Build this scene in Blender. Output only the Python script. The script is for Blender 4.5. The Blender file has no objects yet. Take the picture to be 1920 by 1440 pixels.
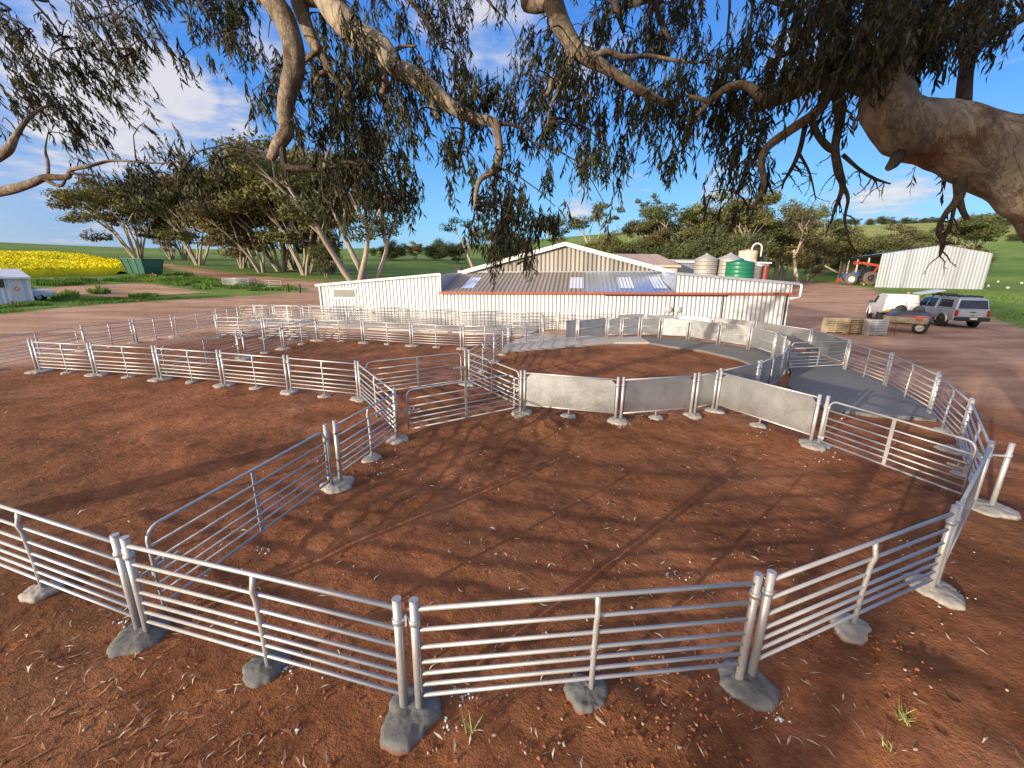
import bpy, bmesh, math, random
import numpy as np
from mathutils import Vector, Matrix, noise as mnoise

random.seed(7)
rng = np.random.default_rng(11)
S = bpy.context.scene
COL = S.collection
R = math.radians

# ------------------------------------------------------------------ camera
W0, H0 = 1920.0, 1440.0
FPX, PITCH, ROLL, EYE = 802.89, 0.263188, 0.0113116, 3.252858
_c, _s = math.cos(PITCH), math.sin(PITCH)
FWD = Vector((0, _c, -_s))
_u0, _r0 = Vector((0, _s, _c)), Vector((1, 0, 0))
RGT = _r0 * math.cos(ROLL) + _u0 * math.sin(ROLL)
UPV = _u0 * math.cos(ROLL) - _r0 * math.sin(ROLL)
CAM = Vector((0, 0, EYE))
cd = bpy.data.cameras.new('camera')
cam = bpy.data.objects.new('camera', cd)
COL.objects.link(cam)
M = Matrix((RGT, UPV, -FWD)).transposed().to_4x4()
M.translation = CAM
cam.matrix_world = M
cd.sensor_width = 36.0
cd.lens = FPX * 36.0 / W0
cd.clip_start, cd.clip_end = 0.05, 6000
S.camera = cam


def ray(u, v):
    return FWD + RGT * ((u - W0 / 2) / FPX) + UPV * ((H0 / 2 - v) / FPX)


def at(u, v, z=0.0):
    """point of the level plane z that stands at a photo pixel"""
    d = ray(u, v)
    t = (z - EYE) / d.z
    q = CAM + d * t
    return Vector((q.x, q.y, z))


def at_depth(u, v, t):
    return CAM + ray(u, v) * t


# ------------------------------------------------------------------ terrain
_PL = [(0, 0), (45, 0.0), (55, .12), (70, .75), (80, 1.2), (110, 3.0), (150, 5.8), (250, 12), (400, 21), (520, 26), (700, 15), (3000, -40)]
_PR = [(0, 0), (45, 0.0), (60, .1), (80, .3), (105, .6), (135, 1.15), (170, 3.4), (260, 13), (400, 34), (520, 48), (700, 45), (3000, -30)]


def _interp(P, d):
    xs = np.array([a for a, b in P], float)
    ys = np.array([b for a, b in P], float)
    return np.interp(d, xs, ys)


def terrain_np(x, y):
    d = np.hypot(x, y)
    d1 = np.maximum(d * 0.94, 0)
    az = np.arctan2(x, np.maximum(y, 1e-3))
    w = np.clip((az + 0.25) / 0.75, 0, 1)
    w = w * w * (3 - 2 * w)
    zl = (_interp(_PL, d) + _interp(_PL, d1) + _interp(_PL, d * 1.06)) / 3
    zr = (_interp(_PR, d) + _interp(_PR, d1) + _interp(_PR, d * 1.06)) / 3
    k = np.clip((-az - .2) / .65, 0, 1)
    zl = np.where(d > 150, np.minimum(zl, 5.8 + (zl - 5.8) * (1 - .45 * k * k * (3 - 2 * k))), zl)
    z = zl * (1 - w) + zr * w
    far = np.clip((d - 120) / 200, 0, 1)
    z = z + far * 2.2 * np.sin(az * 5.0 + 0.7) * np.clip(d / 400, 0, 1.3)
    back = np.clip((-y - 5) / 30, 0, 1)
    return z * (1 - back)


def terrain(x, y):
    return float(terrain_np(np.array([x], float), np.array([y], float))[0])


def on_ground(u, v):
    """the terrain point seen at a photo pixel"""
    d = ray(u, v)
    t, last = 1.0, 1.0
    while t < 4000:
        q = CAM + d * t
        if q.z <= terrain(q.x, q.y):
            a, b = last, t
            for _ in range(30):
                m = (a + b) / 2
                q = CAM + d * m
                if q.z <= terrain(q.x, q.y):
                    b = m
                else:
                    a = m
            q = CAM + d * b
            return Vector((q.x, q.y, terrain(q.x, q.y)))
        last = t
        t *= 1.03
    q = CAM + d * 900
    return Vector((q.x, q.y, terrain(q.x, q.y)))


# ------------------------------------------------------------------ tags
def tag(o, label=None, cat=None, group=None, kind=None):
    if label:
        o['label'] = label
    if cat:
        o['category'] = cat
    if group:
        o['group'] = group
    if kind:
        o['kind'] = kind
    return o


def thing(name, label, cat, loc=(0, 0, 0), rz=0.0, group=None):
    o = bpy.data.objects.new(name, None)
    COL.objects.link(o)
    o.empty_display_size = .3
    o.location = loc
    o.rotation_euler = (0, 0, rz)
    return tag(o, label, cat, group)


class MB:
    """collects shapes and links them as one mesh object"""

    def __init__(self):
        self.v, self.f, self.mi, self.sm = [], [], [], []

    def add(self, vs, fs, mi=0, smooth=False):
        b = len(self.v)
        self.v += [tuple(p) for p in vs]
        for f in fs:
            self.f.append(tuple(i + b for i in f))
            self.mi.append(mi)
            self.sm.append(smooth)
        return self

    def box(self, c, s, mi=0, rz=0.0, mat=None):
        hx, hy, hz = s[0] / 2, s[1] / 2, s[2] / 2
        P = [Vector((x, y, z)) for x in (-hx, hx) for y in (-hy, hy) for z in (-hz, hz)]
        m = mat or Matrix.Rotation(rz, 3, 'Z')
        P = [m @ p + Vector(c) for p in P]
        return self.add(P, [(0, 1, 3, 2), (4, 6, 7, 5), (0, 4, 5, 1), (2, 3, 7, 6), (0, 2, 6, 4), (1, 5, 7, 3)], mi)

    def beam(self, a, b, w, h, mi=0):
        """rectangular bar between two points"""
        a, b = Vector(a), Vector(b)
        d = (b - a)
        L = d.length
        d.normalize()
        up = Vector((0, 0, 1)) if abs(d.z) < .95 else Vector((0, 1, 0))
        sx = d.cross(up).normalized()
        sz = sx.cross(d)
        m = Matrix((d, sx, sz)).transposed()
        return self.box((a + b) / 2, (L, w, h), mi, mat=m)

    def tube(self, pts, rad, n=8, mi=0, cap=True, smooth=True, squash=None):
        pts = [Vector(p) for p in pts]
        if not hasattr(rad, '__len__'):
            rad = [rad] * len(pts)
        rings = []
        ref = None
        for i, p in enumerate(pts):
            d = (pts[min(i + 1, len(pts) - 1)] - pts[max(i - 1, 0)])
            if d.length < 1e-9:
                d = Vector((0, 0, 1))
            d.normalize()
            if ref is None:
                ref = Vector((1, 0, 0)) if abs(d.x) < .8 else Vector((0, 1, 0))
            a = (ref - d * ref.dot(d)).normalized()
            b = d.cross(a)
            ref = a
            rings.append([p + (a * math.cos(2 * math.pi * k / n) + b * math.sin(2 * math.pi * k / n)) * rad[i] for k in range(n)])
        vs = [q for r in rings for q in r]
        fs = []
        for i in range(len(pts) - 1):
            for k in range(n):
                fs.append((i * n + k, i * n + (k + 1) % n, (i + 1) * n + (k + 1) % n, (i + 1) * n + k))
        self.add(vs, fs, mi, smooth)
        if cap:
            b = len(self.v) - len(vs)
            self.f.append(tuple(b + k for k in reversed(range(n))))
            self.f.append(tuple(b + (len(pts) - 1) * n + k for k in range(n)))
            self.mi += [mi, mi]
            self.sm += [False, False]
        return self

    def cyl(self, a, b, r, n=12, mi=0, r2=None):
        return self.tube([a, b], [r, r if r2 is None else r2], n, mi)

    def prism(self, outline, depth, m=None, mi=0):
        """outline: (x, z) points extruded along y from -depth/2 to depth/2"""
        n = len(outline)
        P = [Vector((x, -depth / 2, z)) for x, z in outline] + [Vector((x, depth / 2, z)) for x, z in outline]
        if m is not None:
            P = [m @ p for p in P]
        fs = [tuple(range(n)), tuple(reversed(range(n, 2 * n)))]
        for i in range(n):
            j = (i + 1) % n
            fs.append((i, i + n, j + n, j))
        return self.add(P, fs, mi)

    def slab(self, outline, z0, z1, mi=0):
        n = len(outline)
        P = [Vector((x, y, z0)) for x, y in outline] + [Vector((x, y, z1)) for x, y in outline]
        fs = [tuple(reversed(range(n))), tuple(range(n, 2 * n))]
        for i in range(n):
            j = (i + 1) % n
            fs.append((i, j, j + n, i + n))
        return self.add(P, fs, mi)

    def lathe(self, prof, n=24, c=(0, 0, 0), mi=0, smooth=True):
        vs, fs = [], []
        for r, z in prof:
            for k in range(n):
                a = 2 * math.pi * k / n
                vs.append((c[0] + r * math.cos(a), c[1] + r * math.sin(a), c[2] + z))
        for i in range(len(prof) - 1):
            for k in range(n):
                fs.append((i * n + k, i * n + (k + 1) % n, (i + 1) * n + (k + 1) % n, (i + 1) * n + k))
        return self.add(vs, fs, mi, smooth)

    def mesh(self, name, mats):
        me = bpy.data.meshes.new(name)
        me.from_pydata(self.v, [], self.f)
        if not isinstance(mats, (list, tuple)):
            mats = [mats]
        for m in mats:
            if m is not None:
                me.materials.append(m)
        me.polygons.foreach_set('material_index', self.mi)
        me.polygons.foreach_set('use_smooth', self.sm)
        me.update()
        bm = bmesh.new()
        bm.from_mesh(me)
        bmesh.ops.recalc_face_normals(bm, faces=bm.faces)
        bm.to_mesh(me)
        bm.free()
        return me

    def build(self, name, mats, parent=None, bevel=0.0, loc=None):
        o = bpy.data.objects.new(name, self.mesh(name, mats))
        COL.objects.link(o)
        if parent is not None:
            o.parent = parent
        if loc is not None:
            o.location = loc
        if bevel:
            bv = o.modifiers.new('bevel', 'BEVEL')
            bv.width, bv.segments, bv.limit_method, bv.angle_limit = bevel, 2, 'ANGLE', R(40)
        return o


def copy_tree(o, parent=None):
    c = o.copy()
    COL.objects.link(c)
    c.parent = parent
    for ch in list(o.children):
        copy_tree(ch, c)
    return c


# ------------------------------------------------------------------ materials
class NT:
    def __init__(self, name):
        self.m = bpy.data.materials.new(name)
        self.m.use_nodes = True
        self.t = self.m.node_tree
        self.t.nodes.clear()
        self.out = self.n('ShaderNodeOutputMaterial')
        self.b = self.n('ShaderNodeBsdfPrincipled')
        self.l(self.b.outputs[0], self.out.inputs[0])

    def n(self, k, **kw):
        nd = self.t.nodes.new(k)
        for a, b in kw.items():
            setattr(nd, a, b)
        return nd

    def l(self, a, b):
        self.t.links.new(a, b)

    def put(self, sock, x):
        if isinstance(x, bpy.types.NodeSocket):
            self.l(x, sock)
        else:
            sock.default_value = x

    def coord(self, kind='Object'):
        return self.n('ShaderNodeTexCoord').outputs[kind]

    def pos(self):
        return self.n('ShaderNodeNewGeometry').outputs['Position']

    def scale(self, vec, s):
        mp = self.n('ShaderNodeMapping')
        self.l(vec, mp.inputs[0])
        mp.inputs['Scale'].default_value = s if hasattr(s, '__len__') else (s, s, s)
        return mp.outputs[0]

    def noise(self, vec, scale=5, detail=4, rough=.55, dist=0.0):
        nd = self.n('ShaderNodeTexNoise')
        self.l(vec, nd.inputs['Vector'])
        nd.inputs['Scale'].default_value = scale
        nd.inputs['Detail'].default_value = detail
        nd.inputs['Roughness'].default_value = rough
        nd.inputs['Distortion'].default_value = dist
        return nd.outputs['Fac']

    def voro(self, vec, scale=5, feature='F1', out='Distance'):
        nd = self.n('ShaderNodeTexVoronoi', feature=feature)
        self.l(vec, nd.inputs['Vector'])
        nd.inputs['Scale'].default_value = scale
        return nd.outputs[out]

    def ramp(self, fac, stops, interp='LINEAR'):
        nd = self.n('ShaderNodeValToRGB')
        nd.color_ramp.interpolation = interp
        el = nd.color_ramp.elements
        while len(el) < len(stops):
            el.new(.5)
        for e, (p, c) in zip(el, stops):
            e.position = p
            e.color = (c[0], c[1], c[2], 1) if hasattr(c, '__len__') else (c, c, c, 1)
        self.l(fac, nd.inputs[0])
        return nd.outputs[0]

    def mix(self, fac, a, b, mode='MIX'):
        nd = self.n('ShaderNodeMix', data_type='RGBA', blend_type=mode)
        self.put(nd.inputs[0], fac)
        for s, x in ((nd.inputs[6], a), (nd.inputs[7], b)):
            if isinstance(x, bpy.types.NodeSocket):
                self.l(x, s)
            else:
                s.default_value = (x[0], x[1], x[2], 1)
        return nd.outputs[2]

    def math(self, op, a, b=0.0, clamp=False):
        nd = self.n('ShaderNodeMath', operation=op, use_clamp=clamp)
        self.put(nd.inputs[0], a)
        self.put(nd.inputs[1], b)
        return nd.outputs[0]

    def attr(self, name, out='Fac'):
        return self.n('ShaderNodeAttribute', attribute_name=name).outputs[out]

    def sep(self, vec):
        nd = self.n('ShaderNodeSeparateXYZ')
        self.l(vec, nd.inputs[0])
        return nd.outputs

    def bump(self, h, strength=.3, dist=.02):
        nd = self.n('ShaderNodeBump')
        nd.inputs['Strength'].default_value = strength
        nd.inputs['Distance'].default_value = dist
        self.l(h, nd.inputs['Height'])
        self.l(nd.outputs[0], self.b.inputs['Normal'])

    def set(self, col=None, rough=None, metal=None, spec=None):
        if col is not None:
            if isinstance(col, bpy.types.NodeSocket):
                self.l(col, self.b.inputs['Base Color'])
            else:
                self.b.inputs['Base Color'].default_value = (col[0], col[1], col[2], 1)
        for k, x in (('Roughness', rough), ('Metallic', metal), ('Specular IOR Level', spec)):
            if x is not None:
                self.put(self.b.inputs[k], x)
        return self


def simple(name, col, rough=.6, metal=0.0, var=.15, scale=6.0, bump=0.0, spec=None):
    t = NT(name)
    c = t.coord()
    nz = t.noise(c, scale, 5)
    a = tuple(x * (1 - var) for x in col)
    b = tuple(min(1, x * (1 + var)) for x in col)
    t.set(t.ramp(nz, [(.3, a), (.7, b)]), rough, metal, spec)
    if bump:
        t.bump(t.noise(c, scale * 4, 4), bump, .01)
    return t.m


MAT = {}


def galv(name, base, metal, rough, tint=(1, 1, 1), stain=0.0):
    t = NT(name)
    c = t.pos()
    big = t.noise(c, 1.7, 4, .6)
    sp = t.voro(c, 38, out='Color')
    spv = t.sep(sp)[0]
    col = t.ramp(big, [(.25, tuple(base * .80 * k for k in tint)), (.75, tuple(min(1, base * 1.08 * k) for k in tint))])
    col = t.mix(t.math('MULTIPLY', spv, .16), col, tuple(base * .62 * k for k in tint))
    if stain:
        st = t.ramp(t.noise(t.scale(c, (1.3, 1.3, 1.0)), 1.1, 6, .62, .6), [(.50, 0), (.66, 1)])
        col = t.mix(t.math('MULTIPLY', st, stain), col, tuple(base * .55 * k for k in tint))
        dr = t.ramp(t.noise(t.scale(c, (9, 9, .8)), 1.0, 3), [(.62, 0), (.78, 1)])
        col = t.mix(t.math('MULTIPLY', dr, stain * .5), col, (.80, .79, .74))
        zz = t.sep(c)[2]
        dirt = t.math('MULTIPLY', t.ramp(zz, [(.18, 1), (.46, 0)]), t.noise(c, 5, 5, .65))
        col = t.mix(t.math('MULTIPLY', dirt, .35), col, (.20, .11, .07))
    r = t.ramp(big, [(.2, rough - .08), (.8, rough + .12)])
    t.set(col, t.math('ADD', r, t.math('MULTIPLY', spv, .12)), metal)
    t.bump(t.noise(c, 60, 3), .05, .004)
    return t.m


MAT['galv'] = galv('galvanised_pipe', .56, .55, .40, (1, .99, .97))
MAT['sheet'] = galv('galvanised_sheet', .47, .74, .34, (.98, 1, .99), .5)
MAT['galv_dull'] = galv('weathered_zinc', .50, .25, .55, (1, .98, .95))


def concrete(name, a, b, sc=3.0):
    t = NT(name)
    c = t.pos()
    n1 = t.noise(c, sc, 6, .6)
    n2 = t.noise(c, 22, 5, .65)
    col = t.ramp(t.math('ADD', t.math('MULTIPLY', n1, .6), t.math('MULTIPLY', n2, .4)), [(.3, a), (.72, b)])
    zrim = t.ramp(t.math('ADD', t.sep(t.coord())[2], t.math('MULTIPLY', n2, .03)), [(.008, .85), (.032, 0)])
    col = t.mix(zrim, col, (.17, .07, .035))
    red = t.ramp(t.noise(c, 5.0, 5, .6), [(.55, 0), (.75, 1)])
    col = t.mix(t.math('MULTIPLY', red, .28), col, (.22, .12, .07))
    t.set(col, .88)
    t.bump(n2, .35, .02)
    return t.m


MAT['concrete_wet'] = concrete('fresh_concrete', (.085, .088, .085), (.19, .193, .185), 4.5)
MAT['concrete_dry'] = concrete('dried_concrete', (.26, .245, .215), (.45, .415, .36))
MAT['slab_old'] = concrete('cured_slab', (.36, .33, .29), (.52, .48, .43), .8)
MAT['slab_new'] = concrete('new_slab', (.12, .118, .11), (.19, .185, .172), .7)


def brushed():
    t = NT('broomed_concrete')
    c = t.pos()
    mp = t.n('ShaderNodeMapping')
    t.l(c, mp.inputs[0])
    mp.inputs['Rotation'].default_value = (0, 0, R(40))
    mp.inputs['Scale'].default_value = (2.2, 9, 1)
    n1 = t.noise(mp.outputs[0], 2.6, 6, .65)
    n2 = t.noise(c, .7, 3)
    wl = t.n('ShaderNodeTexWave', bands_direction='Y')
    t.l(mp.outputs[0], wl.inputs[0])
    wl.inputs['Scale'].default_value = 1.7
    wl.inputs['Distortion'].default_value = 5.0
    wl.inputs['Detail'].default_value = 3
    k = t.math('ADD', t.math('MULTIPLY', n1, .6), t.math('MULTIPLY', wl.outputs['Fac'], .25))
    col = t.ramp(k, [(.28, (.085, .09, .095)), (.62, (.235, .24, .24))])
    col = t.mix(t.ramp(n2, [(.45, 0), (.7, .5)]), col, (.135, .135, .135))
    t.set(col, .85)
    t.bump(k, .7, .03)
    return t.m


MAT['slab_broom'] = brushed()


def corrugated(name, col, rough=.45, metal=0.0, pitch=.165, axis=0, streak=.25, rust=0.0, amp=.9):
    t = NT(name)
    c = t.coord()
    x = t.sep(c)[axis]
    w = t.math('SINE', t.math('MULTIPLY', x, 2 * math.pi / pitch))
    # sheets of slightly different age, rain streaks
    sheet = t.n('ShaderNodeTexWhiteNoise', noise_dimensions='1D')
    t.l(t.math('FLOOR', t.math('MULTIPLY', x, 1 / .86)), sheet.inputs['W'])
    st = t.noise(t.scale(c, (3.2, 3.2, .35)), 1.3, 5, .65)
    k = t.math('ADD', t.math('MULTIPLY', sheet.outputs['Value'], .4), t.math('MULTIPLY', st, .6))
    cc = t.ramp(k, [(.2, tuple(q * (1 - streak) for q in col)), (.8, tuple(min(1, q * (1 + streak * .35)) for q in col))])
    if rust:
        rm = t.ramp(t.noise(t.scale(c, (1.5, 1.5, .6)), 1.6, 6, .7), [(.52, 0), (.72, 1)])
        cc = t.mix(t.math('MULTIPLY', rm, rust), cc, (.24, .10, .05))
    t.set(cc, rough, metal)
    t.bump(w, amp, .035)
    return t.m


MAT['shed_white'] = corrugated('white_wall_sheeting', (.665, .665, .645), .45, 0, .215, 0, .12)
MAT['shed_grey'] = corrugated('old_gable_sheeting', (.33, .30, .255), .55, .15, .27, 0, .40, .15)
MAT['roof_zinc'] = corrugated('zinc_roof_sheeting', (.27, .235, .205), .65, .1, .25, 0, .22, .1, .6)
MAT['roof_new'] = corrugated('new_zinc_roof_sheeting', (.50, .58, .70), .3, .8, .25, 0, .10, 0, .5)
MAT['roof_main'] = corrugated('red_tinged_roof_sheeting', (.42, .34, .31), .5, .2, .19, 1, .2)
MAT['roof_tan'] = corrugated('tan_roof_sheeting', (.50, .38, .31), .6, .1, .19, 0, .18, .25)
MAT['machine_wall'] = corrugated('zinc_wall_sheeting', (.33, .355, .39), .45, .3, .46, 0, .30, 0, .35)
MAT['machine_inner'] = corrugated('pale_inner_sheeting', (.62, .53, .40), .55, .1, .2, 1, .14)
MAT['skylight'] = corrugated('clear_roof_panel', (.66, .74, .88), .25, .2, .19, 0, .05, 0, .5)
MAT['trim_white'] = simple('white_trim', (.74, .72, .67), .45)
MAT['trim_blue'] = simple('zinc_trim', (.46, .50, .56), .35, .6)
MAT['gutter_red'] = simple('red_brown_gutter', (.33, .085, .05), .45, 0, .2)
MAT['downpipe'] = simple('white_downpipe', (.82, .80, .76), .4)
MAT['silo'] = corrugated('silo_sheeting', (.50, .47, .42), .5, .35, .25, 2, .15)
MAT['tank_green'] = simple('green_tank', (.012, .16, .08), .35, 0, .12, 3)
MAT['tank_white'] = simple('white_tank', (.62, .62, .60), .4, 0, .1, 3)
MAT['dark_red'] = simple('dark_red_paint', (.18, .03, .03), .5, 0, .2)
MAT['bin_green'] = corrugated('green_bin_sheeting', (.05, .17, .12), .5, .1, .22, 0, .35, .25)
MAT['steel_dark'] = simple('dark_steel', (.045, .04, .04), .6, .3, .3, 8)
MAT['rust'] = simple('rusty_steel', (.20, .085, .05), .8, .1, .4, 6, .3)
MAT['timber'] = simple('weathered_timber', (.33, .28, .21), .8, 0, .25, 9, .3)
MAT['timber_pale'] = simple('pale_timber', (.46, .37, .23), .75, 0, .2, 9, .3)
MAT['rubber'] = simple('tyre_rubber', (.028, .026, .025), .85, 0, .3, 12, .2)
MAT['rubber_dusty'] = simple('dusty_tyre', (.13, .095, .07), .9, 0, .3, 8, .3)
MAT['plastic_black'] = simple('black_plastic', (.025, .025, .027), .55, 0, .2)
MAT['chrome'] = simple('alloy', (.55, .55, .55), .35, .8)
MAT['paint_silver'] = simple('silver_paint', (.50, .53, .58), .3, .45, .05, 3)
MAT['paint_white'] = simple('white_paint', (.70, .70, .70), .3, 0, .05, 2)
MAT['paint_blue'] = simple('blue_paint', (.025, .09, .30), .35, 0, .1, 3)
MAT['paint_red'] = simple('red_paint', (.42, .07, .04), .4, 0, .15, 3)
MAT['lamp_red'] = simple('red_lens', (.35, .02, .02), .2)
MAT['lamp_amber'] = simple('amber_lens', (.60, .22, .03), .25)
MAT['plate'] = simple('number_plate', (.75, .72, .58), .5)
MAT['sign_orange'] = simple('orange_sign', (.72, .20, .07), .5)
MAT['sheep'] = simple('sheep_wool', (.72, .67, .56), .95, 0, .1, 8, .3)
MAT['skin_dark'] = simple('sheep_face', (.50, .42, .34), .9)
MAT['cloth_blue'] = simple('blue_tarp', (.05, .07, .14), .7, 0, .3)


def glass_mat():
    t = NT('dark_window_glass')
    c = t.coord()
    t.set(t.ramp(t.noise(c, 2, 3), [(.3, (.012, .014, .018)), (.7, (.03, .034, .042))]), .06, 0, .7)
    return t.m


MAT['glass'] = glass_mat()
# ------------------------------------------------------------------ numpy noise
_perm = rng.random((257, 257))


def vnoise(x, y):
    xi, yi = np.floor(x).astype(int), np.floor(y).astype(int)
    fx, fy = x - xi, y - yi
    fx, fy = fx * fx * (3 - 2 * fx), fy * fy * (3 - 2 * fy)
    g = lambda a, b: _perm[a % 256, b % 256]
    return (g(xi, yi) * (1 - fx) + g(xi + 1, yi) * fx) * (1 - fy) + (g(xi, yi + 1) * (1 - fx) + g(xi + 1, yi + 1) * fx) * fy - .5


def fbm(x, y, o=4, g=.5):
    z, a = 0 * x, 1.0
    for k in range(o):
        z = z + a * vnoise(x * 2 ** k + 17.3 * k, y * 2 ** k + 5.1 * k)
        a *= g
    return z


def sdist(P, px, py):
    """signed distance (inside positive) of points to a polygon"""
    P = np.array([(p[0], p[1]) for p in P], float)
    d = np.full(px.shape, 1e9)
    ins = np.zeros(px.shape, bool)
    for i in range(len(P)):
        ax, ay = P[i]
        bx, by = P[(i + 1) % len(P)]
        ex, ey = bx - ax, by - ay
        t = np.clip(((px - ax) * ex + (py - ay) * ey) / (ex * ex + ey * ey + 1e-12), 0, 1)
        d = np.minimum(d, np.hypot(px - ax - t * ex, py - ay - t * ey))
        c = ((ay > py) != (by > py)) & (px < (bx - ax) * (py - ay) / (by - ay + 1e-12) + ax)
        ins ^= c
    return np.where(ins, d, -d)


def poly(*uv):
    return [on_ground(u, v) for u, v in uv]


DIRT = [(-60, -40), (-60, 30)] + poly((-300, 600), (0, 590), (150, 574), (300, 564), (470, 555), (590, 545), (555, 537), (430, 527),
       (372, 515), (345, 507), (300, 499), (235, 497), (165, 488), (230, 489), (300, 493), (355, 500), (440, 513), (600, 527), (800, 527)) + \
       [Vector((12, 66, 0)), Vector((30, 74, 0))] + poly((1440, 523), (1560, 530), (1632, 541), (1655, 553), (1700, 562), (1790, 572), (1880, 604), (2000, 640)) + [(70, 10), (70, -40)]
BARE = poly((70, 541), (160, 534), (280, 531), (330, 540), (392, 548), (280, 554), (215, 557), (150, 552), (100, 552))
CANOLA = poly((-330, 480), (0, 480.5), (100, 481), (165, 486), (228, 497), (246, 504), (245, 513), (160, 516), (60, 519), (-330, 523))
YARD = [(-17, -8), (-16.5, 12.3), (-15.2, 17), (-14, 22), (-3, 21), (2, 21), (9, 19), (11, 15), (11.6, 11), (16, 6), (18, -8)]

# ------------------------------------------------------------------ ground sheet


def axis(lo, hi, near_lo, near_hi, step, grow=1.045):
    a = list(np.arange(near_lo, near_hi + 1e-6, step))
    s = step
    while a[-1] < hi:
        s = min(s * grow, 40)
        a.append(a[-1] + s)
    b = []
    s, q = step, near_lo
    while q > lo:
        s = min(s * grow, 40)
        q -= s
        b.append(q)
    return np.array(b[::-1] + a)


gx = axis(-1500, 1500, -9, 10, .10)
gy = axis(-80, 1900, .8, 14, .10)
GX, GY = np.meshgrid(gx, gy)
PX, PY = GX.ravel(), GY.ravel()
Z = terrain_np(PX, PY)
near = np.clip(1 - np.hypot(PX, PY - 6) / 40, 0, 1)
Z = Z + near * (.07 * fbm(PX * .45, PY * .45, 4) + .040 * fbm(PX * 2.6, PY * 2.6, 3) + .020 * np.abs(fbm(PX * 7, PY * 7, 2)))
# wheel ruts on the track outside the right hand rails
rut = 0
for off in (0, 1.5):
    xc = 15.3 + off + .06 * (PY - 8) + .25 * np.sin(PY * .3)
    rut = rut + np.exp(-((PX - xc) / .22) ** 2)
Z = Z - .035 * rut * np.clip(near * 3, 0, 1) - .03 * near
for (u, v, r, h) in [(1045, 798, .38, .16), (1020, 806, .3, .10), (1205, 790, .35, .06), (1180, 1330, .25, .05), (1340, 1400, .45, .06), (1235, 1250, .22, .06), (1700, 1270, .5, .06)]:
    q = at(u, v)
    Z = Z + h * np.exp(-(((PX - q.x) ** 2 + (PY - q.y) ** 2) / r ** 2)) * (1 + .9 * fbm(PX * 5, PY * 5, 3))
nx, ny = len(gx), len(gy)
me = bpy.data.meshes.new('ground')
me.vertices.add(nx * ny)
me.vertices.foreach_set('co', np.column_stack([PX, PY, Z]).ravel().astype(np.float32))
ii = np.arange((nx - 1) * (ny - 1))
r_, c_ = ii // (nx - 1), ii % (nx - 1)
q0 = r_ * nx + c_
quads = np.column_stack([q0, q0 + 1, q0 + nx + 1, q0 + nx]).ravel()
me.loops.add(len(quads))
me.loops.foreach_set('vertex_index', quads)
me.polygons.add(len(ii))
me.polygons.foreach_set('loop_start', ii * 4)
me.polygons.foreach_set('loop_total', np.full(len(ii), 4))
me.polygons.foreach_set('use_smooth', np.ones(len(ii), bool))
me.update(calc_edges=True)


def vattr(name, val):
    a = me.attributes.new(name, 'FLOAT', 'POINT')
    a.data.foreach_set('value', np.clip(val, -8, 8).astype(np.float32))


dd = np.maximum(np.hypot(PX, PY) / 40, .6)
vattr('dirt', sdist(DIRT, PX, PY) / dd)
vattr('bare', sdist(BARE, PX, PY) / dd)
vattr('yard', sdist(YARD, PX, PY) / 1.5)
vattr('rut', rut * 1.0)


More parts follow.
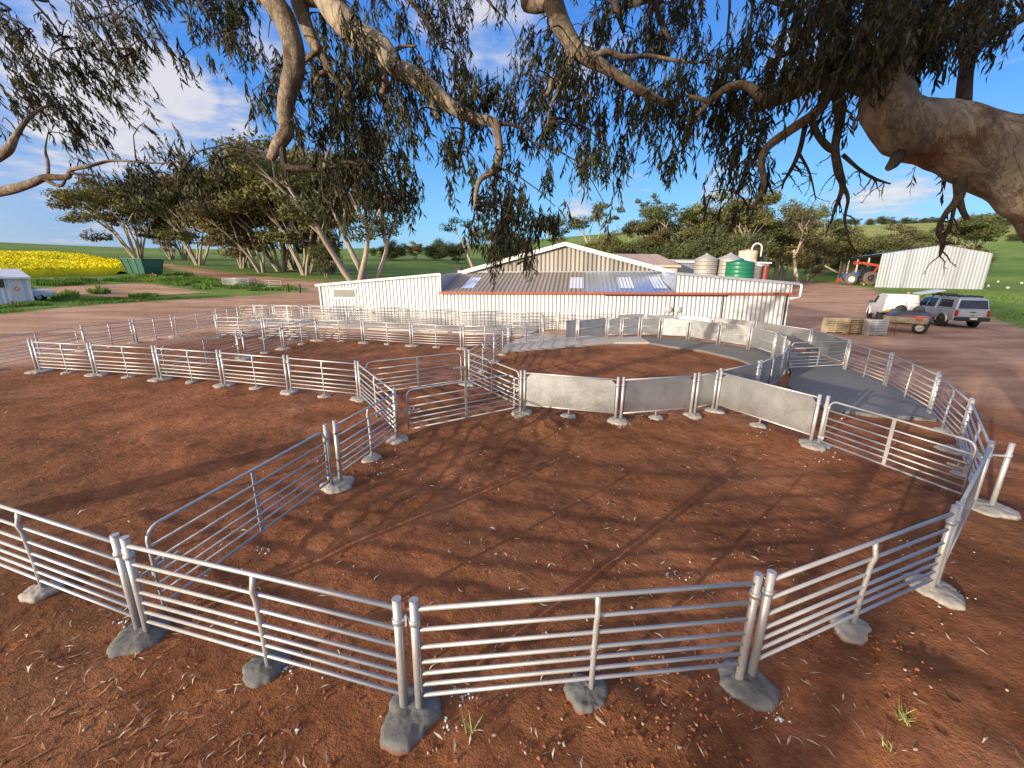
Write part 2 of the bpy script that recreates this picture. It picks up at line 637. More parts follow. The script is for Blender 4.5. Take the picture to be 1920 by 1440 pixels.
def ground_mat():
    t = NT('red_earth_and_grass')
    P = t.pos()
    n_big = t.noise(P, .16, 5, .6, .3)
    n_mid = t.noise(P, .75, 6, .62, .4)
    n_fine = t.noise(P, 5.5, 6, .68)
    n_grain = t.noise(P, 34, 4, .7)
    k = t.math('ADD', t.math('MULTIPLY', n_mid, .50), t.math('ADD', t.math('MULTIPLY', n_fine, .32), t.math('MULTIPLY', n_grain, .18)))
    yard = t.ramp(k, [(.34, (.085, .034, .017)), (.45, (.205, .079, .036)), (.55, (.325, .128, .058)), (.68, (.50, .225, .112))])
    # broad darker, trodden areas with a trace of old plant matter
    trod = t.ramp(t.math('ADD', t.math('MULTIPLY', n_big, .7), t.math('MULTIPLY', t.noise(P, .5, 4), .3)), [(.44, 0), (.56, 1)])
    dusty = t.ramp(t.noise(P, .33, 5, .62, .5), [(.54, 0), (.68, 1)])
    yard = t.mix(t.math('MULTIPLY', dusty, .6), yard, t.ramp(k, [(.36, (.17, .080, .048)), (.64, (.50, .27, .175))]))
    yard = t.mix(t.math('MULTIPLY', trod, .62), yard, t.ramp(k, [(.36, (.072, .034, .016)), (.64, (.235, .105, .047))]))
    # freshly dug orange soil
    dug = t.ramp(t.noise(P, .55, 5, .6, .8), [(.60, 0), (.70, 1)])
    yard = t.mix(t.math('MULTIPLY', dug, .6), yard, t.ramp(k, [(.36, (.16, .05, .018)), (.64, (.42, .15, .058))]))
    # pale grit
    grit = t.ramp(t.voro(P, 26), [(.07, 1), (.12, 0)])
    gsel = t.ramp(t.noise(P, 1.3, 4), [(.5, 0), (.65, 1)])
    yard = t.mix(t.math('MULTIPLY', t.math('MULTIPLY', grit, gsel), .5), yard, (.42, .25, .17))
    # compacted pale tracks outside the yards
    sw = t.scale(P, (.25, 1.0, 1))
    n_tr = t.noise(sw, .42, 6, .62, .5)
    kk = t.math('ADD', t.math('MULTIPLY', n_tr, .6), t.math('ADD', t.math('MULTIPLY', n_mid, .25), t.math('MULTIPLY', n_fine, .15)))
    pale = t.ramp(kk, [(.34, (.215, .112, .070)), (.45, (.37, .215, .138)), (.56, (.53, .335, .222)), (.70, (.66, .46, .325))])
    ym = t.math('ADD', t.attr('yard'), t.math('MULTIPLY', t.math('SUBTRACT', n_mid, .5), 5.0))
    ym = t.ramp(t.math('ADD', t.math('MULTIPLY', ym, .25), .5), [(.25, 0), (.75, 1)])
    earth = t.mix(ym, pale, yard)
    rt = t.math('MULTIPLY', t.attr('rut'), .5, True)
    earth = t.mix(t.math('MULTIPLY', rt, t.ramp(n_mid, [(.35, .2), (.6, 1)])), earth, (.36, .15, .075))
    # hoof prints and scuffs: small darker hollows in trodden parts
    hf = t.ramp(t.voro(P, 4.2), [(.10, 1), (.22, 0)])
    hs = t.ramp(t.noise(P, .6, 3), [(.46, 0), (.6, 1)])
    hoof = t.math('MULTIPLY', hf, hs)
    earth = t.mix(t.math('MULTIPLY', hoof, .32), earth, (.075, .034, .018))
    # grass and paddock
    g1 = t.noise(P, .05, 5, .6)
    g2 = t.noise(P, 1.1, 6, .7)
    gk = t.math('ADD', t.math('MULTIPLY', g1, .55), t.math('MULTIPLY', g2, .45))
    grass = t.ramp(gk, [(.36, (.080, .145, .030)), (.5, (.145, .232, .050)), (.64, (.235, .285, .078))])
    # far tops of the right-hand hills are paler and yellower
    z = t.sep(P)
    hill = t.math('MULTIPLY', t.ramp(t.math('MULTIPLY', z[2], 1 / 50.0), [(.24, 0), (.62, 1)]), t.ramp(t.math('MULTIPLY', z[0], 1 / 600.0), [(.05, .0), (.35, 1)]))
    grass = t.mix(hill, grass, t.ramp(gk, [(.38, (.215, .25, .065)), (.62, (.34, .34, .115))]))
    rows = t.math('SINE', t.math('MULTIPLY', t.math('ADD', z[0], t.math('MULTIPLY', z[1], .35)), .9))
    grass = t.mix(t.ramp(rows, [(.9, 0), (1.0, .10)]), grass, (.05, .09, .015))
    gm = t.math('ADD', t.attr('dirt'), t.math('MULTIPLY', t.math('SUBTRACT', g2, .5), 2.6))
    bm = t.math('ADD', t.attr('bare'), t.math('MULTIPLY', t.math('SUBTRACT', g2, .5), 1.6))
    gm = t.math('MAXIMUM', gm, bm)
    gmask = t.ramp(t.math('ADD', t.math('MULTIPLY', gm, .6), .5), [(.35, 1), (.65, 0)])
    col = t.mix(gmask, earth, grass)
    t.set(col, .95, 0, .15)
    h = t.math('ADD', t.math('MULTIPLY', n_fine, 1.0), t.math('ADD', t.math('MULTIPLY', n_grain, .45), t.math('SUBTRACT', t.math('MULTIPLY', t.voro(P, 9), -.25), t.math('MULTIPLY', hoof, .45))))
    t.bump(h, .85, .075)
    return t.m


me.materials.append(ground_mat())
ground = bpy.data.objects.new('ground', me)
COL.objects.link(ground)
tag(ground, kind='structure')


def gz(x, y):
    """height of the drawn ground under a point of the yards"""
    i = min(max(int(np.searchsorted(gx, x)) - 1, 0), nx - 2)
    j = min(max(int(np.searchsorted(gy, y)) - 1, 0), ny - 2)
    fx = (x - gx[i]) / (gx[i + 1] - gx[i])
    fy = (y - gy[j]) / (gy[j + 1] - gy[j])
    g = lambda a, b: Z[b * nx + a]
    return float((g(i, j) * (1 - fx) + g(i + 1, j) * fx) * (1 - fy) + (g(i, j + 1) * (1 - fx) + g(i + 1, j + 1) * fx) * fy)


def gz_np(x, y):
    i = np.clip(np.searchsorted(gx, x) - 1, 0, nx - 2)
    j = np.clip(np.searchsorted(gy, y) - 1, 0, ny - 2)
    fx, fy = (x - gx[i]) / (gx[i + 1] - gx[i]), (y - gy[j]) / (gy[j + 1] - gy[j])
    g = lambda a, b: Z[b * nx + a]
    return (g(i, j) * (1 - fx) + g(i + 1, j) * fx) * (1 - fy) + (g(i, j + 1) * (1 - fx) + g(i + 1, j + 1) * fx) * fy


# ------------------------------------------------------------------ concrete slabs of the yards
def slab(outline, z1, m, name='concrete_slab'):
    mb = MB()
    mb.slab([(p[0], p[1]) for p in outline], -.25, z1)
    o = mb.build(name, m, None, .02)
    return tag(o, kind='structure')


slab([(-15.8, 23.9), (-9.4, 23.4), (-.84, 21.6), (.9, 21.35), (1.6, 23.95), (-11.2, 25.75), (-15.4, 26.5)], .085, MAT['slab_old'])
slab([(-.42, 16.75), (1.3, 17.6), (4.6, 19.25), (6.26, 19.35), (6.3, 21.1), (4.5, 20.9), (.92, 21.33), (-.3, 18.5)], .09, MAT['slab_old'])
slab([(6.28, 19.33), (6.85, 18.5), (7.9, 17.55), (8.5, 15.9), (8.55, 14.3), (9.2, 13.85), (9.95, 15.2), (10.4, 18.0), (9.3, 19.2), (8.5, 20.4), (7.2, 20.95), (6.32, 21.12)], .07, MAT['slab_new'])
slab([(7.62, 9.86), (9.7, 9.25), (10.12, 9.65), (11.15, 12.15), (11.55, 14.3), (12.05, 17.6), (11.2, 19.8), (10.45, 18.0), (10.0, 15.2), (9.25, 13.83), (8.05, 12.1)], .05, MAT['slab_broom'])

# ------------------------------------------------------------------ canola
cp = np.array([(p.x, p.y) for p in CANOLA])
xs = np.arange(cp[:, 0].min(), cp[:, 0].max(), 1.1)
ys = np.arange(cp[:, 1].min(), cp[:, 1].max(), 1.1)
CX, CY = np.meshgrid(xs, ys)
cx, cy = CX.ravel() + rng.normal(0, .2, CX.size), CY.ravel() + rng.normal(0, .2, CX.size)
sd = sdist(CANOLA, cx, cy) + .5 * fbm(cx * .2, cy * .2, 3)
cz = gz_np(cx, cy) + np.clip(sd * 1.3 + .5, -.5, 1.05) + .07 * fbm(cx * .5, cy * .5, 3) * (sd > 0)
keep = sd > -2.2
idx = -np.ones(CX.size, int)
idx[keep] = np.arange(keep.sum())
mb = MB()
mb.v = [tuple(p) for p in np.column_stack([cx, cy, cz])[keep]]
nxx = len(xs)
for j in range(len(ys) - 1):
    for i in range(nxx - 1):
        f = [idx[j * nxx + i], idx[j * nxx + i + 1], idx[(j + 1) * nxx + i + 1], idx[(j + 1) * nxx + i]]
        if min(f) >= 0:
            mb.f.append(tuple(int(q) for q in f))
            mb.mi.append(0)
            mb.sm.append(True)
# flower heads standing over the canopy
fx = rng.uniform(cp[:, 0].min(), cp[:, 0].max(), 60000)
fy = rng.uniform(cp[:, 1].min(), cp[:, 1].max(), 60000)
ok = sdist(CANOLA, fx, fy) > .4
fx, fy = fx[ok][:14000], fy[ok][:14000]
fz = gz_np(fx, fy) + rng.uniform(.95, 1.2, len(fx))
for x, y, z in zip(fx, fy, fz):
    a = random.uniform(0, 3.14)
    w, h = random.uniform(.08, .18), random.uniform(.12, .28)
    c, s = math.cos(a) * w, math.sin(a) * w
    mb.add([(x - c, y - s, z - h), (x + c, y + s, z - h), (x + c * .4, y + s * .4, z), (x - c * .4, y - s * .4, z)], [(0, 1, 2, 3)])


def canola_mat():
    t = NT('flowering_canola')
    P = t.pos()
    k = t.math('ADD', t.math('MULTIPLY', t.noise(P, .09, 4), .5), t.math('MULTIPLY', t.noise(P, 1.4, 5, .7), .5))
    col = t.ramp(k, [(.34, (.33, .31, .012)), (.5, (.68, .58, .008)), (.7, (.82, .70, .010))])
    col = t.mix(t.attr('low'), col, (.05, .10, .015))
    t.set(col, .9, 0, .1)
    return t.m


cm_ = mb.build('canola_crop', None)
la_ = cm_.data.attributes.new('low', 'FLOAT', 'POINT')
lv_ = np.zeros(len(cm_.data.vertices), np.float32)
lv_[:int(keep.sum())] = np.clip((.15 - sd[keep]) / .9, 0, 1)
la_.data.foreach_set('value', lv_)
cm_.data.materials.clear()
cm_.data.materials.append(canola_mat())
tag(cm_, kind='stuff')


# ------------------------------------------------------------------ grass: blades as one ground cover
def leafy(name, a, b, rough=.75, trans=.25, vary=0.0):
    t = NT(name)
    v = t.attr('tint')
    c = t.ramp(v, [(0, a), (1, b)])
    if vary:                                # every tree has its own cast of green
        rnd = t.n('ShaderNodeObjectInfo').outputs['Random']
        c = t.mix(t.math('MULTIPLY', rnd, vary), c, t.mix(v, tuple(x * .45 for x in a), (b[0] * .55, b[1] * .85, b[2] * .9)))
    t.set(c, rough, 0, .25)
    if trans:
        tr = t.n('ShaderNodeBsdfTranslucent')
        t.l(t.ramp(v, [(0, tuple(q * 1.3 for q in a)), (1, tuple(q * 1.4 for q in b))]), tr.inputs[0])
        mx = t.n('ShaderNodeMixShader')
        mx.inputs[0].default_value = trans
        t.l(t.b.outputs[0], mx.inputs[1])
        t.l(tr.outputs[0], mx.inputs[2])
        t.l(mx.outputs[0], t.out.inputs[0])
    return t.m


MAT['grass'] = leafy('green_grass', (.050, .120, .016), (.17, .26, .045))


def quad_mesh(name, A, B, C, D, tint, mats, mi=None):
    """many loose four-cornered faces as one mesh, with a tint per face"""
    n = len(A)
    V = np.empty((n * 4, 3), np.float32)
    V[0::4], V[1::4], V[2::4], V[3::4] = A, B, C, D
    me = bpy.data.meshes.new(name)
    me.vertices.add(n * 4)
    me.vertices.foreach_set('co', V.ravel())
    me.loops.add(n * 4)
    me.loops.foreach_set('vertex_index', np.arange(n * 4))
    me.polygons.add(n)
    me.polygons.foreach_set('loop_start', np.arange(n) * 4)
    me.polygons.foreach_set('loop_total', np.full(n, 4))
    for m in (mats if isinstance(mats, (list, tuple)) else [mats]):
        me.materials.append(m)
    if mi is not None:
        me.polygons.foreach_set('material_index', mi)
    at_ = me.attributes.new('tint', 'FLOAT', 'FACE')
    at_.data.foreach_set('value', np.asarray(tint, np.float32))
    me.update(calc_edges=True)
    return me


def blades(P, h, w, lean=.35):
    n = len(P)
    a = rng.uniform(0, 2 * np.pi, n)
    side = np.column_stack([np.cos(a), np.sin(a), 0 * a]) * (w / 2)[:, None]
    b = rng.uniform(0, 2 * np.pi, n)
    tip = P + np.column_stack([np.cos(b) * h * lean, np.sin(b) * h * lean, h])
    return P - side, P + side, tip + side * .15, tip - side * .15


gp, gh = [], []


def scatter_grass(polyw, n, h0, h1, margin=0.0):
    p = np.array([(q[0], q[1]) for q in polyw], float)
    x = rng.uniform(p[:, 0].min(), p[:, 0].max(), n * 4)
    y = rng.uniform(p[:, 1].min(), p[:, 1].max(), n * 4)
    ok = (sdist(polyw, x, y) > margin) & (fbm(x * .5, y * .5, 3) > -.12)
    x, y = x[ok][:n], y[ok][:n]
    k = np.clip(.5 + 1.2 * fbm(x * .35 + 9, y * .35, 3), 0, 1)
    gp.append(np.column_stack([x, y, gz_np(x, y) - .03]))
    gh.append((h0 + (h1 - h0) * k) * rng.uniform(.7, 1.2, len(x)))


scatter_grass(poly((-120, 590), (0, 588), (150, 573), (300, 563), (430, 556), (300, 558), (150, 560), (0, 570), (-120, 574)), 5200, .08, .30)
scatter_grass(poly((60, 541), (170, 533), (280, 529), (340, 538), (400, 546), (560, 545), (540, 537), (430, 528), (345, 515), (240, 521), (60, 530)), 8500, .2, .62)
scatter_grass(poly((158, 549), (182, 543), (205, 545), (212, 550), (190, 553)), 900, .3, .8)
scatter_grass(poly((95, 559), (130, 551), (150, 556), (140, 563), (100, 566)), 900, .2, .6)
scatter_grass(poly((240, 557), (275, 553), (300, 556), (270, 561)), 700, .15, .45)
scatter_grass(poly((1660, 553), (1840, 545), (1920, 555), (1920, 612), (1880, 602), (1790, 570), (1700, 560)), 7500, .08, .30)
scatter_grass(poly((1500, 640), (1545, 636), (1600, 640), (1590, 650), (1520, 648)), 260, .05, .14)
gp, gh = np.concatenate(gp), np.concatenate(gh)
A, B, C, D = blades(gp, gh, gh * .22 + .03)
tint = np.clip(.5 + .9 * fbm(gp[:, 0] * .3, gp[:, 1] * .3, 3) + rng.normal(0, .18, len(gp)), 0, 1)
o = bpy.data.objects.new('grass', quad_mesh('grass', A, B, C, D, tint, MAT['grass']))
COL.objects.link(o)
tag(o, kind='stuff')

# ------------------------------------------------------------------ leaf litter, bark, crumbs of concrete, clods
MAT['litter'] = leafy('dry_leaves', (.30, .17, .09), (.74, .62, .48), .8, 0)
MAT['bark'] = leafy('shed_bark', (.15, .062, .032), (.42, .22, .12), .85, 0)


def curls(P, L, w, lift=.25, yaw=None):
    """dry leaves lying on the ground: two bent faces each"""
    n = len(P)
    a = rng.uniform(0, 2 * np.pi, n) if yaw is None else yaw
    d = np.column_stack([np.cos(a), np.sin(a), rng.normal(0, .16, n)])
    s = np.column_stack([-np.sin(a), np.cos(a), rng.normal(0, .18, n)])
    m = P + s * (L * rng.uniform(-.16, .16, n))[:, None] + np.array([0, 0, 1.0]) * (L * lift * rng.uniform(.1, 1, n))[:, None]
    e0, e1 = P - d * (L / 2)[:, None], P + d * (L / 2)[:, None]
    sw = s * (w / 2)[:, None]
    A = np.concatenate([e0 - sw * .15, m - sw])
    B = np.concatenate([m - sw, e1 - sw * .15])
    C = np.concatenate([m + sw, e1 + sw * .15])
    D = np.concatenate([e0 + sw * .15, m + sw])
    return A, B, C, D


def litter_points(n, u0, u1, v0, v1):
    out = []
    while len(out) < n:
        q = at(random.uniform(u0, u1), random.uniform(v0, v1))
        out.append((q.x, q.y, gz(q.x, q.y) + .008))
    return out


pts = litter_points(230, 0, 1920, 900, 1430) + litter_points(260, 900, 1800, 820, 1120) + litter_points(240, 0, 1900, 690, 900) + litter_points(70, 850, 1700, 1130, 1420) + litter_points(50, 100, 500, 1100, 1420)
pts = np.array(pts)
n = len(pts)
L = rng.uniform(.035, .105, n)
A, B, C, D = curls(pts, L, L * rng.uniform(.09, .19, n), .10)
t1 = np.clip(rng.normal(.68, .28, n), 0, 1)
o = bpy.data.objects.new('leaf_litter', quad_mesh('leaf_litter', A, B, C, D, np.concatenate([t1, t1]), MAT['litter']))
COL.objects.link(o)
tag(o, kind='stuff')

pts = np.array(litter_points(60, 40, 330, 1180, 1440) + litter_points(50, 200, 560, 1290, 1440) + litter_points(25, 0, 200, 1130, 1440) + litter_points(10, 560, 1300, 1150, 1420))
n = len(pts)
L = rng.uniform(.04, .15, n)
A, B, C, D = curls(pts, L, rng.uniform(.008, .024, n), .09)
t1 = np.clip(rng.normal(.5, .28, n), 0, 1)
o = bpy.data.objects.new('bark_litter', quad_mesh('bark_litter', A, B, C, D, np.concatenate([t1, t1]), MAT['bark']))
COL.objects.link(o)
tag(o, kind='stuff')


def lumps(name, pts, r0, r1, mat):
    mb = MB()
    for x, y, z in pts:
        r = random.uniform(r0, r1)
        bm = bmesh.new()
        bmesh.ops.create_icosphere(bm, subdivisions=1, radius=r)
        sc = (random.uniform(.7, 1.4), random.uniform(.7, 1.4), random.uniform(.4, .9))
        vs = [(x + v.co.x * sc[0] * random.uniform(.55, 1.3), y + v.co.y * sc[1] * random.uniform(.55, 1.3), z + v.co.z * sc[2]) for v in bm.verts]
        fs = [tuple(v.index for v in f.verts) for f in bm.faces]
        bm.free()
        mb.add(vs, fs)
    o = mb.build(name, mat)
    tag(o, kind='stuff')
    return o


MAT['clod'] = simple('red_clod', (.24, .085, .036), .95, 0, .45, 9, .3)
cl = litter_points(170, 1130, 1420, 1230, 1440) + litter_points(60, 1500, 1760, 1180, 1330) + litter_points(160, 0, 1100, 1150, 1440) + litter_points(60, 990, 1110, 782, 825) + litter_points(200, 200, 1900, 830, 1150)
lumps('soil_clods', cl, .004, .019, MAT['clod'])
cr = []
for (u, v, k, s) in [(860, 1290, 26, 26), (850, 1345, 8, 16), (540, 1250, 18, 16), (555, 1228, 8, 10), (840, 1365, 4, 6), (700, 1060, 4, 30), (1180, 796, 20, 22), (705, 880, 14, 18), (735, 862, 10, 16), (1040, 790, 18, 30), (1265, 1075, 16, 18),
                     (1560, 850, 20, 24), (1430, 812, 8, 16), (1600, 762, 34, 34), (1640, 770, 30, 30), (1460, 1340, 14, 14), (1790, 1130, 22, 20), (1690, 1030, 10, 20), (540, 1370, 4, 10), (230, 1165, 10, 10), (500, 1030, 12, 12)]:
    for _ in range(k):
        q = at(random.gauss(u, s), random.gauss(v, s * .45))
        cr.append((q.x, q.y, gz(q.x, q.y) + .004))
MAT['crumb'] = simple('concrete_crumb', (.58, .57, .54), .9, 0, .2, 20)
lumps('concrete_crumbs', cr, .004, .015, MAT['crumb'])
st = litter_points(160, 0, 1900, 680, 1430)
MAT['stone'] = simple('pale_stone', (.42, .30, .22), .9, 0, .3, 20)
lumps('small_stones', st, .006, .016, MAT['stone'])
# ------------------------------------------------------------------ yard panels
RAILS = (.925, .745, .590, .455, .348, .246, .143)
P = lambda x, y: Vector((x, y, 0))
T = lambda u, v, z=1.0: at(u, v, z)


def post_mb(h=1.0, r=.032, z0=-.06):
    mb = MB()
    mb.cyl((0, 0, z0), (0, 0, h), r, 12)
    mb.cyl((0, 0, h - .004), (0, 0, h + .006), r * 1.06, 12)
    mb.cyl((0, 0, .80), (0, 0, .845), r * 1.28, 12)      # pin collar
    return mb


POST_ME = post_mb().mesh('end_post', MAT['galv'])


def add_part(name, me, parent, loc=(0, 0, 0), rz=0.0):
    o = bpy.data.objects.new(name, me)
    COL.objects.link(o)
    o.parent = parent
    o.location = loc
    o.rotation_euler = (0, 0, rz)
    return o


def frame_of(A, B, name, label, cat, group, z=0.0, gap=.062):
    A, B = Vector((A[0], A[1], 0)), Vector((B[0], B[1], 0))
    d = (B - A)
    L = d.length - 2 * gap
    m = (A + B) / 2
    o = thing(name, label, cat, (m.x, m.y, z), math.atan2(d.y, d.x), group)
    return o, L


_rail_cache = {}


def panel(A, B, label, mid=True, z=0.0, kink=1, group='seven rail panels'):
    root, L = frame_of(A, B, 'sheep_hurdle', label, 'fence panel', group, z)
    for sx in (-1, 1):
        add_part('end_post', POST_ME, root, (sx * L / 2, 0, 0))
    for i, h in enumerate(RAILS):
        mb = MB()
        mb.tube([(-L / 2, 0, h), (0, 0, h + random.uniform(-.004, .004)), (L / 2, 0, h)], .0155 if i else .018, 8)
        mb.build('rail', MAT['galv'], root)
    if mid:
        mb = MB()
        mx = random.uniform(-.04, .04)
        mb.tube([(mx, 0, -.05), (mx, .0, .35), (mx, -.012 * kink, .70), (mx, -.030 * kink, .79), (mx, -.012 * kink, .86), (mx, 0, .925)], [.023] * 6, 8)
        mb.build('mid_post', MAT['galv'], root)
    mb = MB()
    mb.tube([(-L / 2 - .03, .0, .83), (-L / 2 - .062, .04, .83), (-L / 2 - .095, 0, .83)], .011, 6)
    mb.beam((-L / 2 - .062, 0, .79), (-L / 2 - .062, 0, .88), .014, .014)
    mb.build('link_pin', MAT['galv_dull'], root)
    return root


def corner_path(L, r=.13, z0=.13, z1=.94):
    pts = [(-L / 2, 0, z0)]
    for a in range(0, 91, 15):
        t = R(180 - a)
        pts.append((-L / 2 + r + r * math.cos(t), 0, z1 - r + r * math.sin(t)))
    for a in range(0, 91, 15):
        t = R(90 - a)
        pts.append((L / 2 - r + r * math.cos(t), 0, z1 - r + r * math.sin(t)))
    pts.append((L / 2, 0, z0))
    pts.append((-L / 2, 0, z0))
    return pts


def gate(A, B, label, z=0.0, gap=.15, latch=-1, group='round cornered gates', cat='gate'):
    root, L = frame_of(A, B, 'yard_gate', label, cat, group, z, gap)
    mb = MB()
    mb.tube(corner_path(L), .0175, 8)
    mb.build('gate_frame', MAT['galv'], root)
    for h in (.755, .60, .462, .352, .248):
        m2 = MB()
        m2.tube([(-L / 2, 0, h), (L / 2, 0, h)], .0140, 8)
        m2.build('rail', MAT['galv'], root)
    mb = MB()
    mb.beam((.02, -.018, .13), (.02, -.018, .94), .055, .008)
    mb.build('mid_strap', MAT['galv'], root)
    mb = MB()
    x = latch * (L / 2)
    mb.beam((x - latch * .25, -.02, .52), (x + latch * .10, -.02, .52), .02, .03)
    mb.beam((x - latch * .02, -.03, .45), (x - latch * .02, -.03, .56), .05, .012)
    mb.beam((x - latch * .12, -.03, .53), (x - latch * .12, -.03, .58), .015, .015)
    mb.build('latch', MAT['galv_dull'], root)
    mb = MB()
    for h in (.2, .8):
        mb.cyl((-x - latch * .0, 0, h - .03), (-x, 0, h + .03), .026, 10)
        mb.beam((-x, 0, h), (-x - latch * .09, 0, h), .02, .03)
    mb.build('hinge', MAT['galv_dull'], root)
    return root


def sheet(A, B, label, z=0.0, mid=True, cut='both', group='sheeted panels', rail=False, posts=True, round_=False, zs=(.165, .955)):
    root, L = frame_of(A, B, 'sheeted_hurdle', label, 'sheeted panel', group, z)
    if posts:
        for sx in (-1, 1):
            add_part('end_post', POST_ME, root, (sx * L / 2, 0, 0))
    w = L / 2 - .045
    b, t = zs
    k = .12
    ol = [(-w, b), (w, b)]
    if cut in ('both', 'right'):
        ol += [(w, t - k), (w - k * .25, t - k * .3), (w - k, t)] if round_ else [(w, t - k), (w - k, t)]
    else:
        ol += [(w, t)]
    if cut in ('both', 'left'):
        ol += [(-w + k, t), (-w + k * .25, t - k * .3), (-w, t - k)] if round_ else [(-w + k, t), (-w, t - k)]
    else:
        ol += [(-w, t)]
    mb = MB()
    mb.prism(ol, .006)
    mb.build('steel_sheet', MAT['sheet'], root)
    mb = MB()
    mb.tube([(-L / 2, 0, t - .012), (L / 2, 0, t - .012)], .019, 8)
    mb.build('top_rail', MAT['galv'], root)
    mb = MB()
    mb.tube([(-L / 2, 0, b + .012), (L / 2, 0, b + .012)], .017, 8)
    mb.build('bottom_rail', MAT['galv'], root)
    if rail:
        mb = MB()
        for sy in (-.018, .018):
            mb.tube([(-L / 2, sy, .56), (L / 2, sy, .56)], .011, 8)
        mb.build('middle_rail', MAT['galv'], root)
    if mid:
        mb = MB()
        mb.tube([(0, .028, -.05), (0, .028, .94)], .022, 8)
        mb.build('mid_post', MAT['galv'], root)
    return root


# joints of the yards (metres on the ground)
A_ = [P(-14.72, 12.94), P(-12.58, 12.56), P(-10.31, 12.14), P(-8.09, 11.60), P(-5.93, 10.99), P(-3.84, 10.39)]
J7, J8, J9, J10, J11, J12 = P(-2.24, 7.90), P(-2.69, 6.03), P(-3.35, 3.19), P(-.735, 2.495), P(1.975, 2.81), P(4.52, 3.86)
J13 = P(6.66, 5.53)
Q5, Q4, Q3, Q2 = P(8.58, 7.65), P(9.95, 9.71), P(10.98, 12.2), P(11.35, 14.3)
JS, JR, JT, JU, JV, JW, JX, JY, JZ0, JZ = P(5.89, 7.77), P(4.88, 9.83), P(4.22, 9.48), P(2.37, 9.0), P(.235, 9.57), P(-1.29, 12.03), P(-.65, 15.3), P(-.14, 17.95), P(1.28, 18.75), P(2.98, 19.6)
ARC = [JZ, P(4.51, 20.45), P(5.24, 20.55), P(6.18, 20.77), P(7.13, 20.65), P(8.3, 20.15), P(9.16, 18.93), P(9.95, 17.85), P(9.95, 16.1), P(9.55, 14.9), P(8.97, 13.75), P(7.78, 12.1), P(6.4, 10.83), JR]
B_ = [at(407, 633), at(497, 634), at(597, 638.3), at(682.3, 641.7), at(772.7, 648.3), at(866.7, 653.3)]
C0, C1 = at(458.3, 671.7), at(532, 653.5)
D_ = [at(160, 658.3), at(255, 642.7), at(329.3, 630.7)]
E0 = at(408, 614)

panel_mids, pair_pts = [], []

ORD = ['first', 'second', 'third', 'fourth', 'fifth', 'sixth', 'seventh', 'eighth', 'ninth', 'tenth']
# --- front curve
mid0 = at(80, 1108)
left_end = Vector((2 * mid0.x - J9.x, 2 * mid0.y - J9.y, 0))
panel(left_end, J9, 'near seven-rail panel running out of the picture at the lower left edge')
panel(J9, J10, 'near seven-rail panel whose long rails slope down to the nearest post pair')
panel(J10, J11, 'nearest seven-rail panel, facing the viewer at the bottom centre of the picture')
panel(J11, J12, 'near seven-rail panel at lower right with rails rising away to the right')
panel_mids += [(mid0, 'leftmost near panel'), ((J9 + J10) / 2, 'near lower-left panel'), ((J10 + J11) / 2, 'nearest bottom-centre panel'), ((J11 + J12) / 2, 'near lower-right panel')]
sheet(J12, J13, 'narrow-looking blue-grey sheeted panel seen almost edge-on at the right edge', mid=False, cut='none', zs=(.14, .955))
# --- long left row
for i in range(5):
    panel(A_[i], A_[i + 1], f'{ORD[i]} panel from the left in the long sunlit row across the left middle', kink=.4)
    panel_mids.append(((A_[i] + A_[i + 1]) / 2, f'{ORD[i]} panel of the long left row'))
panel(A_[5], J7, 'steeply foreshortened panel between the long left row and the latched gate', kink=.4)
panel(J7, J8, 'short shaded panel left of the latched gate, beside the centre-left posts')
panel_mids.append(((J7 + J8) / 2, 'short shaded centre-left panel'))
gate(J8, J9, 'long bluish gate slanting from the lower left posts up to the centre left', gap=.2, latch=1)
gate(J7, JV, 'latched round-cornered gate in the centre, left of the first big steel sheet', gap=.22, latch=-1)
gate(JW, JV, 'sunlit gate sloping down to the steel sheets from the centre post pair', gap=.14, latch=1)
gate(A_[5], JW, 'darker gate behind the centre gates, between the long row and centre pair', gap=.2, latch=1)
gate(A_[2], C0, 'dark bluish gate seen through the long left row', gap=.2, latch=1)
# --- centre diagonal up to the shed
panel(JW, JX, 'panel seen nearly end-on behind the centre post pair, running back to the race')
panel_mids.append(((JW + JX) / 2, 'end-on panel behind the centre pair'))
panel(JX, JY, 'shaded panel at the start of the race, just right of the middle row')
panel_mids.append(((JX + JY) / 2, 'shaded panel at the race mouth'))
gate(JY, JZ0, 'small gate across the mouth of the race, left of the dark steel sheets', z=.09, gap=.1)
# --- middle row
BN = B_ + [JY]
for i in range(6):
    panel(BN[i], BN[i + 1], f'{ORD[i]} panel from the left in the middle row in front of the pale slab', kink=.4)
    panel_mids.append(((BN[i] + BN[i + 1]) / 2, f'{ORD[i]} panel of the middle row'))
panel(C0, C1, 'lower shaded panel of the short diagonal fence behind the long left row', kink=.4)
panel(C1, B_[2], 'upper shaded panel of the short diagonal fence joining the middle row', kink=.4)
panel_mids += [((C0 + C1) / 2, 'lower panel of the short diagonal'), ((C1 + B_[2]) / 2, 'upper panel of the short diagonal')]
# --- far left row
dl = D_[0] + (D_[0] - D_[1]) * 1.02
dl = at(-25, 694)
gate(dl, D_[0], 'dark gate crossing the left edge behind the long row', gap=.2, latch=1)
panel(D_[0], D_[1], 'nearer shaded panel of the far left fence beside the pale track', kink=.4)
panel(D_[1], D_[2], 'farther shaded panel of the far left fence beside the pale track', kink=.4)
panel_mids += [((D_[0] + D_[1]) / 2, 'nearer far-left panel'), ((D_[1] + D_[2]) / 2, 'farther far-left panel')]
gate(D_[2], E0, 'dark gate ending the far left fence at the tall post pair', gap=.15, latch=1)
